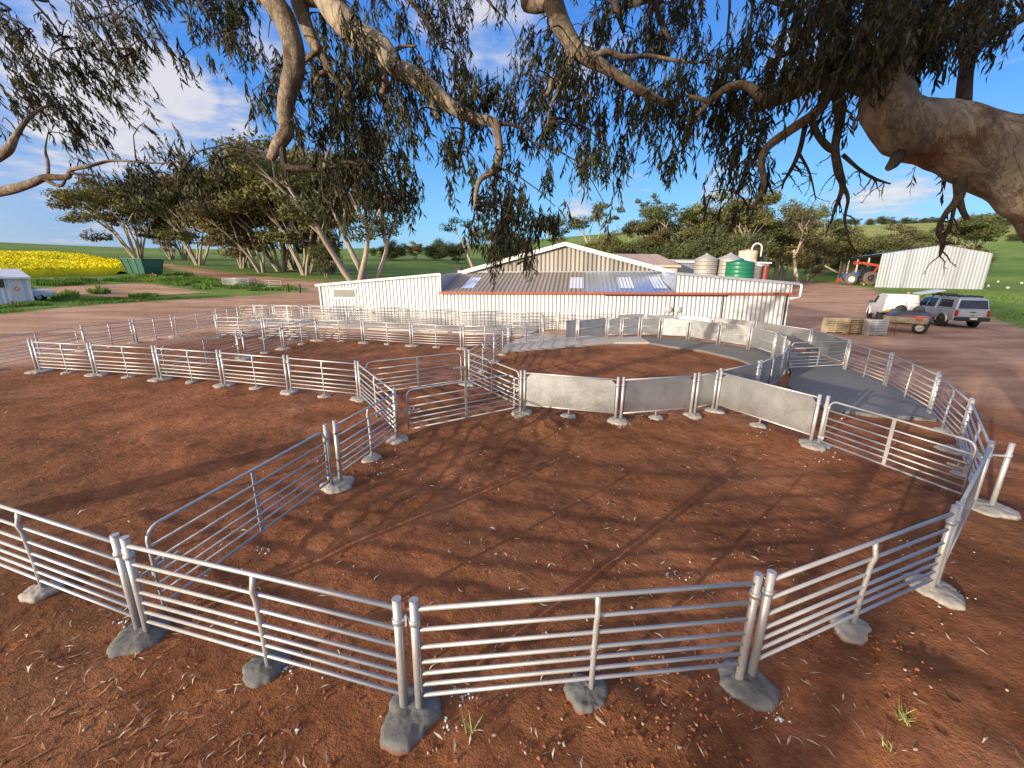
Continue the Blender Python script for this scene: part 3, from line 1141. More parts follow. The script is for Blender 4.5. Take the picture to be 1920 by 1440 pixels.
# --- two rows along the shed wall
G_ = [P(-15.75, 24.75), P(-13.95, 24.95), P(-12.2, 25.0), P(-9.4, 24.55), P(-6.63, 24.3), P(-3.66, 23.4), P(-.76, 23.0), P(1.6, 22.5)]
H_ = [P(-15.5, 25.75), P(-14.25, 25.75), P(-12.15, 25.9), P(-9.35, 25.45), P(-6.47, 24.98), P(-3.52, 24.05), P(-.68, 23.6), P(2.39, 22.98), P(5.4, 22.55)]
panel(E0, G_[0], 'dark panel running back from the tall left posts to the slab corner')
for i in range(7):
    nm = f'{ORD[i]} piece from the left in the front rail line on the shed slab'
    if i in (0, 1):
        gate(G_[i], G_[i + 1], nm.replace('piece', 'round-cornered gate'), z=.085, gap=.1)
    else:
        panel(G_[i], G_[i + 1], nm.replace('piece', 'panel'), z=.085, kink=.3)
for i in range(8):
    nm = f'{ORD[i]} panel from the left in the rail line against the white wall'
    panel(H_[i], H_[i + 1], nm, z=.06, kink=.3)
# --- solid curved race
zr = .08
g = thing('drafting_gate', 'small sliding barred gate at the left end of the dark steel sheets', 'gate', ((JZ0.x + JZ.x) / 2, (JZ0.y + JZ.y) / 2, .09), math.atan2(JZ.y - JZ0.y, JZ.x - JZ0.x), 'round cornered gates')
Lg = (JZ - JZ0).length - .14
for sx in (-1, 1):
    add_part('end_post', POST_ME, g, (sx * Lg / 2, 0, 0))
mb = MB()
for h in RAILS[::1]:
    mb.tube([(-Lg / 2, 0, h), (-Lg * .1, 0, h)], .014, 6)
mb.build('rail', MAT['galv'], g)
mb = MB()
for k in range(4):
    x = -Lg * .1 + k * .12
    mb.tube([(x, -.03, .16), (x, -.03, .86), (x + .06, -.03, .92), (x + .12, -.03, .86)], .012, 6)
mb.build('slide_bars', MAT['galv'], g)
mb = MB()
mb.prism([(Lg * .18, .17), (Lg / 2 - .04, .17), (Lg / 2 - .04, .95), (Lg * .18, .95)], .006)
mb.build('steel_sheet', MAT['sheet'], g)
tones = ['first dark sheeted panel at the left end of the back arc', 'second dark sheeted panel of the back arc, left of the little sheeted gate',
         'narrow dark sheeted gate with a latch in the back arc', 'dark sheeted panel just right of the little sheeted gate in the back arc',
         'dark sheeted panel with a pale scratch, left of the brightest sheet', 'brightest sheeted panel of the back arc, glowing in the sun',
         'sheeted panel just right of the brightest one in the back arc', 'grey sheeted panel left of the arc turning toward the viewer',
         'sheeted panel on the right bend, in front of the outer race sheets', 'brownish sheeted panel on the right bend of the arc',
         'narrow sheeted panel at the far right of the bend, edge-on', 'blue shaded sheet of the bend nearest the broomed slab',
         'blue shaded sheet in the middle of the near bend', 'long blue shaded sheet running down to the near junction post']
for i in range(13):
    nm = tones[i] if i < 11 else tones[i + 1] if i + 1 < len(tones) else tones[-1]
    sheet(ARC[i], ARC[i + 1], tones[i] if i < 13 else tones[13], z=zr if 0 <= i < 10 else .03, mid=i in (11,), cut='both', rail=i < 10, round_=True)
sheet(JT, JR, 'short sheeted gate with a rounded corner beside the near junction post', mid=False, cut='left', round_=True)
sheet(JU, JT, 'right-hand of the two big near sheets facing the viewer, darker than its neighbour')
sheet(JV, JU, 'first big pale near sheet facing the viewer, crossed by post shadows')
sheet(JR, JS, 'large pale sunlit sheet slanting down toward the right-hand gate', cut='both')
panel_mids += [((JU + JT) / 2 + Vector((0, .0, 0)), 'darker big near sheet'), ((JV + JU) / 2, 'first big pale near sheet'), ((JR + JS) / 2, 'large slanting pale sheet')]
gate(JS, J13, 'long sunlit gate across the right-hand pen', gap=.14, latch=1)
gate(ARC[10], Q2, 'seven-bar gate across the broomed slab behind the right bend', z=.085, gap=.1)
# --- right-hand fence and outer race
for i, (a, b, nm) in enumerate([(Q2, Q3, 'panel at the far right fence beside the broomed slab, first from the sheets'), (Q3, Q4, 'second panel of the right fence beside the broomed slab'),
                                (Q4, Q5, 'third panel of the right fence, past the slab end'), (Q5, J13, 'shaded panel of the right fence nearest the edge-on sheet')]):
    panel(a, b, nm, kink=-1, z=.03 if i < 2 else 0)
panel_mids += [((Q4 + Q5) / 2, 'third right fence panel'), ((Q5 + J13) / 2, 'shaded right fence panel')]
O_ = [Q2, P(11.9, 17.0), P(11.15, 19.75), P(9.9, 21.3), P(8.4, 22.1), P(6.9, 22.4), P(5.4, 22.45)]
onames = ['outer sheeted panel beside the far gate, right of the right bend', 'outer sheeted panel behind the right bend, below the shed corner', 'pale outer race sheet just left of the shed corner, behind the arc',
          'outer race sheet behind the grey sheets of the arc', 'outer race sheet behind the brightest sheet of the arc', 'outer race sheet behind the scratched dark sheet']
for i in range(6):
    sheet(O_[i], O_[i + 1], onames[i], z=.085, mid=False, cut='both', round_=True)

# lone posts
t = thing('gate_post', 'lone leaning steel post with a clamp arm at the right edge, outside the sheet', 'post', (6.90, 5.50, 0))
add_part('post', POST_ME, t)
mb = MB()
mb.beam((-.03, 0, .82), (-.24, .03, .82), .03, .02)
mb.build('clamp_arm', MAT['galv_dull'], t)
t = thing('gate_post', 'short gate post on the right of the centre post pair, holding the sunlit gate', 'post', (JV.x - .03, JV.y - .02, 0))
add_part('post', POST_ME, t)
t = thing('gate_post', 'steel post at the hinge of the long right-hand gate', 'post', (JS.x + .07, JS.y - .03, 0))
add_part('post', POST_ME, t)
t = thing('gate_post', 'steel post holding the upper end of the long bluish gate', 'post', (J8.x - .06, J8.y - .10, 0))
add_part('post', POST_ME, t)
t = thing('gate_post', 'steel post of the centre pair where two gates meet', 'post', (JW.x + .05, JW.y + .02, 0))
add_part('post', POST_ME, t)
t = thing('gate_post', 'steel post of the centre pair, left of its twin', 'post', (JW.x - .06, JW.y - .02, 0))
add_part('post', POST_ME, t)
t = thing('gate_post', 'end post of the long left row standing free at its left end', 'post', (A_[0].x - .14, A_[0].y + .06, 0))
add_part('post', POST_ME, t)
t = thing('gate_post', 'post holding the dark gate behind the long left row', 'post', (C0.x - .14, C0.y - .05, 0))
add_part('post', POST_ME, t)

# ------------------------------------------------------------------ concrete footings
def footing(x, y, r, label, mat, h=.055, stretch=1.0, ang=0.0):
    mb = MB()
    n, rings = 64, 10
    ph = [random.uniform(0, 6.28) for _ in range(8)]
    vs, fs = [(0, 0, h)], []
    for j in range(1, rings + 1):
        f = j / rings
        for k in range(n):
            a = 2 * math.pi * k / n
            wob = 1 + .10 * math.sin(2 * a + ph[0]) + .07 * math.sin(3 * a + ph[1]) + .05 * math.sin(5 * a + ph[2]) + .025 * math.sin(9 * a + ph[3]) + .018 * math.sin(14 * a + ph[4]) + .012 * math.sin(23 * a + ph[5])
            rr = r * f * (1 + (wob - 1) * f)
            px_, py_ = math.cos(a) * f * r, math.sin(a) * f * r
            zz = h * 1.25 * (1 - .55 * f ** 1.7 - .25 * max(0, f - .8) / .2) + .016 * mnoise.noise((px_ * 9 + ph[0], py_ * 9, ph[1])) + .008 * mnoise.noise((px_ * 26, py_ * 26 + ph[2], 0))
            if j == rings:
                zz = -.05
            vs.append((rr * math.cos(a) * stretch, rr * math.sin(a), zz))
    for k in range(n):
        fs.append((0, 1 + k, 1 + (k + 1) % n))
    for j in range(rings - 1):
        for k in range(n):
            a, b = 1 + j * n + k, 1 + j * n + (k + 1) % n
            fs.append((a, a + n, b + n, b))
    mb.add(vs, fs, 0, True)
    o = mb.build('concrete_footing', mat)
    o.location = (x, y, gz(x, y) + .004)
    o.rotation_euler = (0, 0, ang)
    return tag(o, label, 'footing', 'concrete post footings')


for q, nm in panel_mids:
    wet = q.y < 3.6 and q.x < 1
    footing(q.x, q.y, .165 if q.y > 3.6 else .17, f'concrete footing under the middle post of the {nm}', MAT['concrete_wet'] if wet else MAT['concrete_dry'], .045, random.uniform(1, 1.25), random.uniform(0, 3))
big = [(J9, 'lower left post pair', 1, .27), (J10, 'nearest post pair', 1, .26), (J11, 'lower right post pair', 1, .26), (J12, 'single right post before the edge-on sheet', 0, .28), (Vector((6.86, 5.5, 0)), 'leaning clamp post', 0, .29),
       (J7, 'posts left of the latched gate', 0, .22), (J8, 'posts at the upper end of the bluish gate', 0, .27), (JV, 'post where the sheets begin', 0, .27), (JW, 'centre post pair', 0, .24), (JU, 'posts between the two big near sheets', 0, .25),
       (JT, 'post beside the short sheeted gate', 0, .22), (JR, 'near junction post', 0, .22), (JS, 'hinge post of the right-hand gate', 0, .30), (Q5, 'shaded fence post on the right', 0, .3), (A_[0], 'left end of the long left row', 0, .30),
       (A_[1], 'second post pair of the long left row', 0, .27), (A_[2], 'third post pair of the long left row', 0, .27), (A_[3], 'fourth post pair of the long left row', 0, .26), (A_[4], 'fifth post pair of the long left row', 0, .26), (A_[5], 'corner of the long left row', 0, .26),
       (B_[0], 'left end of the middle row', 0, .25), (B_[1], 'second posts of the middle row', 0, .28), (B_[2], 'posts where the short diagonal meets the middle row', 0, .32), (B_[3], 'fourth posts of the middle row', 0, .28), (B_[4], 'fifth posts of the middle row', 0, .28), (B_[5], 'sixth posts of the middle row', 0, .25),
       (C0, 'lower end of the short diagonal fence', 0, .32), (C1, 'middle of the short diagonal fence', 0, .32), (D_[0], 'nearest far-left posts', 0, .25), (D_[1], 'middle far-left posts', 0, .25), (D_[2], 'farthest far-left posts', 0, .3), (JX, 'end-on fence before the race', 0, .24), (dl, 'gate end at the left edge', 0, .3)]
for q, nm, wet, r in big:
    footing(q.x, q.y - .02, r * (.88 if q.y < 4 else 1), f'concrete footing spread round the {nm}', MAT['concrete_wet'] if wet else MAT['concrete_dry'], .05, random.uniform(1.0, 1.15), random.uniform(0, 3))

# grass tufts in the foreground
def tuft(u, v, n, h, label):
    q = at(u, v)
    Pn = np.array([(random.gauss(0, .02), random.gauss(0, .02), 0) for _ in range(n)])
    hh = rng.uniform(.5, 1.0, n) * h
    A, B, C, D = blades(Pn, hh, np.full(n, .011), .75)
    o = bpy.data.objects.new('grass_tuft', quad_mesh('grass_tuft', A, B, C, D, rng.uniform(.3, 1, n), MAT['grass_dry']))
    COL.objects.link(o)
    o.location = (q.x, q.y, gz(q.x, q.y))
    tag(o, label, 'grass tuft', 'weeds in the bare earth')


MAT['grass_dry'] = leafy('pale_weed', (.16, .20, .05), (.48, .50, .20))
tuft(885, 1368, 14, .15, 'small green weed beside the nearest concrete footing')
tuft(1697, 1345, 26, .13, 'spiky pale grass tuft in the earth at lower right')
tuft(1668, 1402, 9, .07, 'tiny pale weed below the spiky tuft at lower right')
# ------------------------------------------------------------------ helpers for placing by photo pixel
def proj(q):
    d = Vector(q) - CAM
    z = d.dot(FWD)
    return W0 / 2 + FPX * d.dot(RGT) / z, H0 / 2 - FPX * d.dot(UPV) / z


def height_for(q, v):
    lo, hi = -5.0, 60.0
    for _ in range(50):
        m = (lo + hi) / 2
        if proj((q[0], q[1], m))[1] > v:
            lo = m
        else:
            hi = m
    return (lo + hi) / 2


# ------------------------------------------------------------------ shearing shed
shed = thing('shearing_shed', 'long white corrugated shearing shed with a raised central gable behind the yards', 'shed', (-11.495, 26.103, -.2), R(-8.5))
shed.rotation_euler = (0, -.0157, R(-8.5))
DEP = 22.0
NT_ = 4.5


def pl(name, pts_faces, m, parent=shed):
    mb = MB()
    for pts in pts_faces:
        mb.add(pts, [tuple(range(len(pts)))])
    return mb.build(name, m, parent)


def wallp(outline, y, t=.06):
    mb = MB()
    mb.prism(outline, t, Matrix.Translation((0, y + t / 2, 0)))
    return mb


mb = wallp([(0, -.4), (7.5, -.4), (7.5, 3.0), (0, 2.40)], 0)
mb.prism([(7.502, -.4), (25.75, -.4), (25.75, 1.98), (7.502, 1.98)], .06, Matrix.Translation((0, .03, 0)))
mb.build('front_wall', MAT['shed_white'], shed)
wallp([(20.32, 1.985), (26.0, 1.985), (26.0, 2.48), (20.32, 2.97)], .07).build('upper_wall', MAT['shed_white'], shed)
mb = MB()
mb.box((.03, DEP / 2 + .06, 1.0), (.06, DEP, 2.8))
mb.box((25.97, DEP / 2 + .2, 1.03), (.06, DEP, 2.86))
mb.box((13, DEP + .1, 1.2), (25.8, .06, 3.1))
mb.build('side_wall', MAT['shed_white'], shed)
wallp([(7.56, 2.6), (20.8, 2.6), (20.8, 3.05), (14.33, 4.72), (7.56, 3.05)], NT_).build('gable_wall', MAT['shed_grey'], shed)
roofm = MB()
ex = 15.6
roofm.add([(7.44, -.10, 1.985), (ex, -.10, 1.985), (ex, NT_, 3.05), (7.44, NT_, 3.05)], [(0, 1, 2, 3)])
rf = roofm.build('lean_to_roof', MAT['roof_zinc'], shed)
mb = MB()
mb.add([(ex, -.10, 1.985), (20.36, -.10, 1.985), (20.36, NT_, 3.05), (ex, NT_, 3.05)], [(0, 1, 2, 3)])
mb.build('lean_to_roof', MAT['roof_new'], shed)['label'] = 'newer shiny bluish sheets of the lean-to roof'
sl = (3.05 - 1.985) / (NT_ + .1)
for x0, x1 in ((8.5, 9.2), (14.75, 15.55), (17.5, 18.3), (19.35, 20.1)):
    mb = MB()
    z = lambda y: 1.985 + (y + .1) * sl + .02
    mb.add([(x0, .7, z(.7)), (x1, .7, z(.7)), (x1, 3.1, z(3.1)), (x0, 3.1, z(3.1))], [(0, 1, 2, 3)])
    mb.build('skylight', MAT['skylight'], shed)
pl('cheek', [[(7.506, .06, 2.0), (7.506, NT_, 3.05), (7.506, .06, 3.0)]], MAT['trim_blue'])
pl('cheek', [[(20.314, .06, 2.0), (20.314, .06, 2.97), (20.314, NT_, 3.05)]], MAT['trim_blue'])
pl('cheek', [[(20.0, 2.2, 2.58), (20.3, -.02, 2.02), (20.31, .0, 3.0), (20.31, NT_, 3.10)]], MAT['trim_blue'])
# roofs of the two wings and of the raised middle
mb = MB()
mb.add([(-.14, -.16, 2.42), (7.5, -.16, 3.03), (7.5, DEP, 3.03), (-.14, DEP, 2.42)], [(0, 1, 2, 3)])
mb.add([(20.3, -.1, 3.0), (26.2, -.1, 2.50), (26.2, DEP + .2, 2.50), (20.3, DEP + .2, 3.0)], [(0, 1, 2, 3)])
mb.add([(7.4, NT_ - .25, 3.04), (14.33, NT_ - .25, 4.80), (14.33, DEP, 4.80), (7.4, DEP, 3.04)], [(0, 1, 2, 3)])
mb.add([(14.33, NT_ - .25, 4.80), (20.95, NT_ - .25, 3.04), (20.95, DEP, 3.04), (14.33, DEP, 4.80)], [(0, 1, 2, 3)])
mb.build('main_roof', MAT['roof_main'], shed)
mb = MB()
mb.beam((-.2, -.14, 2.37), (7.52, -.14, 2.985), .03, .13)
mb.beam((7.52, -.14, 1.98), (7.52, -.14, 3.03), .07, .05)
mb.beam((7.35, NT_ - .27, 2.985), (14.36, NT_ - .27, 4.775), .04, .24)
mb.beam((14.30, NT_ - .275, 4.775), (21.0, NT_ - .275, 2.985), .04, .24)
mb.beam((0, -.02, -.3), (0, -.02, 2.4), .08, .08)
mb.build('barge_board', MAT['trim_white'], shed)
mb = MB()
mb.beam((20.3, -.06, 2.98), (26.25, -.06, 2.46), .03, .13)
mb.beam((7.5, NT_ + .02, 3.07), (20.7, NT_ - .06, 3.07), .06, .06)
mb.build('flashing', MAT['trim_blue'], shed)
mb = MB()
mb.beam((7.42, -.17, 1.97), (26.1, -.17, 1.97), .13, .12)
mb.build('gutter', MAT['gutter_red'], shed)
mb = MB()
mb.beam((16.7, -.06, 1.875), (22.9, -.06, 1.875), .10, .09)
mb.build('dark_beam', MAT['steel_dark'], shed)
mb = MB()
mb.tube([(26.28, -.12, 2.44), (26.34, -.12, 2.36), (26.34, -.12, 1.85), (26.3, -.12, 1.78), (25.9, -.12, 1.74)], .055, 8)
mb.build('downpipe', MAT['downpipe'], shed)
w = MB()
w.box((1.56, -.015, 1.91), (1.52, .07, .60))
wf = w.build('window', MAT['trim_white'], shed)
w = MB()
w.box((1.56, -.052, 1.91), (1.36, .01, .44))
w.build('pane', simple('dusty_window_glass', (.16, .15, .12), .35, 0, .2), wf)
for x in (20.3, 22.75):
    mb = MB()
    mb.box((x, -.012, .75), (.05, .03, 2.2))
    mb.build('wall_joint', MAT['steel_dark'], shed)
for x in (20.05, 20.52):
    mb = MB()
    mb.lathe([(0, .03), (.16, .03), (.19, 0), (.19, -.04)], 16)
    for k in range(len(mb.v)):
        a, b, c = mb.v[k]
        mb.v[k] = (x + a, -.06 - c, 1.12 + b)
    mb.build('round_vent', MAT['galv_dull'], shed)

# ------------------------------------------------------------------ buildings and tanks behind the shed
def base_at(u, y):
    x = (u - W0 / 2) / FPX * (y * _c - 0)      # approximate column, refined below
    for _ in range(8):
        uu, vv = proj((x, y, terrain(x, y)))
        x += (u - uu) * y / FPX
    return Vector((x, y, terrain(x, y)))


q = base_at(1200, 62)
b = thing('farm_building', 'low farm building with a tan hipped metal roof behind the main shed', 'building', q)
zr, ze = height_for(q, 475) - q.z, height_for(q, 496.5) - q.z
x0, x1 = base_at(1090, 62).x - q.x, base_at(1269, 60).x - q.x
mb = MB()
mb.slab([(x0, -2), (x1 - .3, -2), (x1 - .3, 7), (x0, 7)], -.5, ze - .05)
mb.build('wall', MAT['machine_inner'], b)
mb = MB()
rx = base_at(1237, 62).x - q.x
mb.add([(x0 - .3, -2.4, ze), (x1, -2.4, ze), (rx, 2.5, zr), (x0 - .3, 2.5, zr), (x1, 7.4, ze), (x0 - .3, 7.4, ze)], [(0, 1, 2, 3), (1, 4, 2), (4, 5, 3, 2)])
mb.build('roof', MAT['roof_tan'], b)
mb = MB()
mb.slab([(x0, -2.5), (x1, -2.5), (x1, -2.36), (x0, -2.36)], ze - .3, ze - .01)
mb.build('fascia', MAT['machine_inner'], b)
q = base_at(1352, 68)
b = thing('low_shed', 'long low white shed behind the silos', 'shed', q)
zt = height_for(q, 492) - q.z
x0, x1 = base_at(1262, 68).x - q.x, base_at(1434, 68).x - q.x
mb = MB()
mb.slab([(x0, 0), (x1, 0), (x1, 6), (x0, 6)], -.6, zt)
mb.build('wall', MAT['machine_wall'], b)
mb = MB()
mb.add([(x0 - .2, -.3, zt + .02), (x1 + .2, -.3, zt + .02), (x1 + .2, 6.3, zt + .5), (x0 - .2, 6.3, zt + .5)], [(0, 1, 2, 3)])
mb.beam((x0 - .2, -.3, zt), (x1 + .2, -.3, zt), .1, .2)
mb.build('roof', MAT['trim_white'], b)


def tank(name, label, cat, u0, u1, vs_, va, y, m, ribs=True, lid=True):
    q = base_at((u0 + u1) / 2, y)
    r = (base_at(u1, y).x - base_at(u0, y).x) / 2
    zs_, za = height_for(q, vs_) - q.z, height_for(q, va) - q.z
    t = thing(name, label, cat, q)
    prof = [(r, -.4)]
    k = 9
    for i in range(k + 1):
        z = zs_ * i / k
        prof += [(r, z)]
        if ribs and i < k:
            prof += [(r, z + zs_ / k * .42), (r + .035, z + zs_ / k * .5), (r, z + zs_ / k * .58)]
    mb = MB()
    mb.lathe(prof, 36)
    mb.build('tank_wall', m, t)
    mb = MB()
    mb.lathe([(r + .06, zs_ - .03), (r + .06, zs_ + .02), (r * .12, za - .03)], 24, smooth=False)
    mb.build('roof', m, t)
    if lid:
        mb = MB()
        mb.lathe([(r * .14, za - .1), (r * .14, za + .04), (0.01, za + .10)], 12)
        mb.build('cap', m, t)
    return t


tank('grain_silo', 'grey corrugated silo with a conical top, left of its twin', 'silo', 1297, 1336, 486, 476, 60, MAT['silo'])
tank('grain_silo', 'grey corrugated silo with a conical top, half hidden by the green tank', 'silo', 1337, 1383, 486, 475, 60, MAT['silo'])
tank('water_tank', 'round dark green poly water tank in front of the silos', 'tank', 1355, 1403, 492.5, 486, 52, MAT['tank_green'])
tank('water_tank', 'pale grey tank just right of the green water tank', 'tank', 1403, 1423, 497, 494, 54, MAT['tank_white'], False)
tank('fuel_drum', 'dark red upright drum right of the pale grey tank', 'drum', 1421.5, 1433, 499, 498, 53, MAT['dark_red'], False)
t = tank('feed_bin', 'rust-streaked white feed bin with a hooped filler pipe, behind the green tank', 'bin', 1377, 1408, 471, 467, 70, simple('rust_streaked_white', (.62, .44, .34), .6, 0, .45, 1.2), True, False)
mb = MB()
r = .8
za = height_for(t.location, 471) - t.location.z
mb.tube([(.3, -.4, za)] + [(.3 + .75 - .75 * math.cos(R(a)), -.4, za + .4 + .75 * math.sin(R(a))) for a in range(0, 181, 20)] + [(1.8, -.4, za - .8)], .11, 8)
mb.build('filler_pipe', MAT['trim_white'], t)

# ------------------------------------------------------------------ machinery shed
BLc, BRc = at_depth(1641, 537.5, 80), at_depth(1842, 544, 73.5)
dw = (BRc - BLc)
dw.z = 0
wid = dw.length
dx = dw.normalized()
depth_ = 40.0
ms = thing('machinery_shed', 'tall pale steel machinery shed with an open side and a tractor inside', 'shed', BLc, math.atan2(dx.y, dx.x))
ze = height_for(BLc, 475) - BLc.z
ze2 = height_for(BRc, 476) - BLc.z
ze = (ze + ze2) / 2
mid_ = BLc + dx * wid * .56
zp = height_for(mid_, 459) - BLc.z
mb = MB()
mb.prism([(0, -1.2), (wid, -1.2), (wid, ze), (wid * .56, zp), (0, ze)], .1)
mb.build('end_wall', MAT['machine_wall'], ms)
mb = MB()
mb.box((wid - .05, depth_ / 2 + .05, ze / 2 - .6), (.1, depth_, ze + 1.2))
mb.box((wid / 2, depth_ + .05, ze / 2 - .6), (wid, .1, ze + 1.2))
mb.build('back_wall', MAT['machine_inner'], ms)
mb = MB()
mb.prism([(0.1, ze), (wid * .56, zp - .05), (wid - .1, ze)], .1, Matrix.Translation((0, depth_, 0)))
mb.build('gable_wall', MAT['machine_inner'], ms)
mb = MB()
mb.add([(-.35, -.15, ze - .02), (wid * .56, -.15, zp + .04), (wid * .56, depth_ + .2, zp + .04), (-.35, depth_ + .2, ze - .02)], [(0, 1, 2, 3)])
mb.add([(wid * .56, -.15, zp + .04), (wid + .25, -.15, ze - .02), (wid + .25, depth_ + .2, ze - .02), (wid * .56, depth_ + .2, zp + .04)], [(0, 1, 2, 3)])
mb.build('roof', MAT['roof_new'], ms)
for k in range(5):
    mb = MB()
    yy = depth_ * k / 4.0
    mb.box((.12, yy + (.12 if k == 0 else -.12 if k == 4 else 0), ze / 2 - .7), (.28, .28, ze + 1.3))
    mb.build('column', MAT['trim_white'] if k in (0, 4) else MAT['galv_dull'], ms)
mb = MB()
mb.beam((.05, 0, ze - .22), (.05, depth_, ze - .22), .2, .35)
mb.build('header_beam', MAT['steel_dark'], ms)

# tractor
def wheel_mb(r, w, rim=.55):
    """tyre about the y axis"""
    prof = [(r * rim, -w / 2), (r * .86, -w / 2), (r * .97, -w * .38), (r, -w * .2), (r, w * .2), (r * .97, w * .38), (r * .86, w / 2), (r * rim, w / 2)]
    mb = MB()
    mb.lathe(prof, 28)
    mb.v = [(a, c, b) for a, b, c in mb.v]
    hb = MB()
    hb.lathe([(0.001, w * .30), (r * .16, w * .34), (r * .2, w * .2), (r * rim * .9, w * .26), (r * rim, w * .46), (r * rim * 1.04, w * .46), (r * rim * 1.04, -w * .46), (r * rim, -w * .46), (r * rim * .9, -w * .26), (0.001, -w * .3)], 20)
    hb.v = [(a, c, b) for a, b, c in hb.v]
    return mb, hb


def add_wheel(parent, x, y, r, w, mt, mr, rim=.55):
    a, h = wheel_mb(r, w, rim)
    k = bpy.data.objects.new('wheel', a.mesh('wheel', mt))
    COL.objects.link(k)
    k.parent = parent
    k.location = (x, y, r)
    ho = h.build('rim', mr, k)
    return k


tq = base_at(1607, 91)
tr = thing('tractor', 'blue tractor with a red loader arm parked under the open machinery shed', 'tractor', tq, R(163))
tr.scale = (1.15,) * 3
add_wheel(tr, 1.5, .95, 1.0, .6, MAT['rubber_dusty'], MAT['trim_white'], .5)
add_wheel(tr, 1.5, -.95, 1.0, .6, MAT['rubber_dusty'], MAT['trim_white'], .5)
add_wheel(tr, -1.4, 1.05, 1.2, .8, MAT['rubber_dusty'], MAT['steel_dark'], .5)
add_wheel(tr, -1.4, -1.05, 1.2, .8, MAT['rubber_dusty'], MAT['steel_dark'], .5)
mb = MB()
mb.prism([(.2, 1.2), (2.5, 1.1), (2.6, 1.5), (2.3, 1.95), (.2, 2.2)], .9)
mb.build('bonnet', MAT['paint_blue'], tr, .06)
mb = MB()
mb.prism([(-2.2, 1.9), (-.4, 1.9), (-.4, 2.1), (-2.2, 2.25)], 2.4)
mb.build('mudguard', MAT['paint_blue'], tr, .05)
mb = MB()
mb.prism([(-1.5, 1.4), (.25, 1.4), (.2, 2.6), (-.1, 3.2), (-1.3, 3.2)], 1.5)
mb.build('cab', MAT['glass'], tr, .05)
mb = MB()
mb.beam((-2.6, .5, 3.3), (1.0, .5, 3.9), .25, .4)
mb.beam((-2.6, -.5, 3.3), (1.0, -.5, 3.9), .25, .4)
mb.beam((.9, -.6, 3.8), (.9, .6, 3.8), .4, .6)
mb.beam((-2.4, .5, 3.3), (-1.6, .5, 1.6), .2, .25)
mb.build('loader_arm', MAT['paint_red'], tr)
mb = MB()
mb.beam((-1.6, 0, 1.0), (2.3, 0, 1.0), .6, .5)
mb.build('chassis', MAT['steel_dark'], tr)
aq = base_at(1575, 100)
au = thing('grain_auger', 'grain auger with a long pale tube pointing up left beside the machinery shed', 'auger', aq, 0)
mb = MB()
e = Vector((base_at(1541, aq.y - 3).x - aq.x, -3, height_for(base_at(1541, aq.y - 3), 498.5) - aq.z))
mb.tube([(1.4, .4, 1.2), tuple(e)], .13, 8)
mb.build('tube', MAT['timber_pale'], au)
mb = MB()
mb.beam((.2, 0, 0), (.35, .1, 4.0), .14, .14)
mb.build('mast', MAT['rust'], au)
mb = MB()
mb.box((0, 0, .55), (1.3, 1.0, 1.0))
mb.beam((-.6, 0, .9), (1.2, .2, 1.6), .2, .2)
mb.build('hopper', MAT['paint_red'], au, .06)
for k in (-.5, .5):
    add_wheel(au, k + .2, -.7, .34, .2, MAT['rubber'], MAT['trim_white'])

# ------------------------------------------------------------------ site hut and white car at left
hq = on_ground(63, 568)
hut = thing('site_hut', 'small white site hut with an orange diamond sign on its door', 'hut', hq, R(57))
hz = height_for(hq, 519.5) - hq.z
mb = MB()
mb.slab([(-4.6, 0), (0, 0), (0, 2.5), (-4.6, 2.5)], -.3, hz)
mb.build('wall', corrugated('hut_sheeting', (.70, .74, .80), .45, .1, .3, 0, .08), hut)
mb = MB()
mb.add([(-4.8, -.25, hz), (.2, -.25, hz), (.1, 2.7, hz + .62), (-4.8, 2.7, hz + .62)], [(0, 1, 2, 3)])
mb.slab([(-4.8, -.26), (.2, -.26), (.2, -.2), (-4.8, -.2)], hz - .12, hz + .0)
mb.add([(.18, -.24, hz - .1), (.18, 2.6, hz - .1), (.18, 2.7, hz + .6), (.18, -.24, hz)], [(0, 1, 2, 3)])
mb.build('roof', MAT['paint_white'], hut)
mb = MB()
mb.box((-.72, -.03, 1.05), (.80, .05, 2.05))
dr = mb.build('door', MAT['tank_white'], hut)
mb = MB()
mb.prism([(-.72, .93), (-.52, 1.15), (-.72, 1.37), (-.92, 1.15)], .012, Matrix.Translation((0, -.065, 0)))
mb.build('warning_sign', MAT['sign_orange'], dr)
mb = MB()
mb.prism([(-.72, 1.05), (-.62, 1.15), (-.72, 1.25), (-.82, 1.15)], .012, Matrix.Translation((0, -.072, 0)))
mb.build('sign_centre', MAT['paint_white'], dr)
mb = MB()
mb.box((-1.95, -.03, 1.68), (1.42, .06, .95))
wi = mb.build('window', MAT['trim_white'], hut)
mb = MB()
mb.box((-1.95, -.062, 1.68), (1.30, .01, .83))
mb.build('pane', MAT['glass'], wi)
mb = MB()
mb.beam((0.03, -.03, -.2), (.03, -.03, hz - .1), .1, .1)
mb.beam((0.03, -.05, .0), (.45, -.1, .0), .12, .08)
mb.build('corner_trim', MAT['trim_white'], hut)


# ------------------------------------------------------------------ vehicles
def loft(sections, mi=0):
    mb = MB()
    n = len(sections[0])
    vs = [p for s in sections for p in s]
    fs = []
    for i in range(len(sections) - 1):
        for k in range(n):
            fs.append((i * n + k, i * n + (k + 1) % n, (i + 1) * n + (k + 1) % n, (i + 1) * n + k))
    fs.append(tuple(range(n)))
    fs.append(tuple((len(sections) - 1) * n + k for k in reversed(range(n))))
    return mb.add(vs, fs, mi)


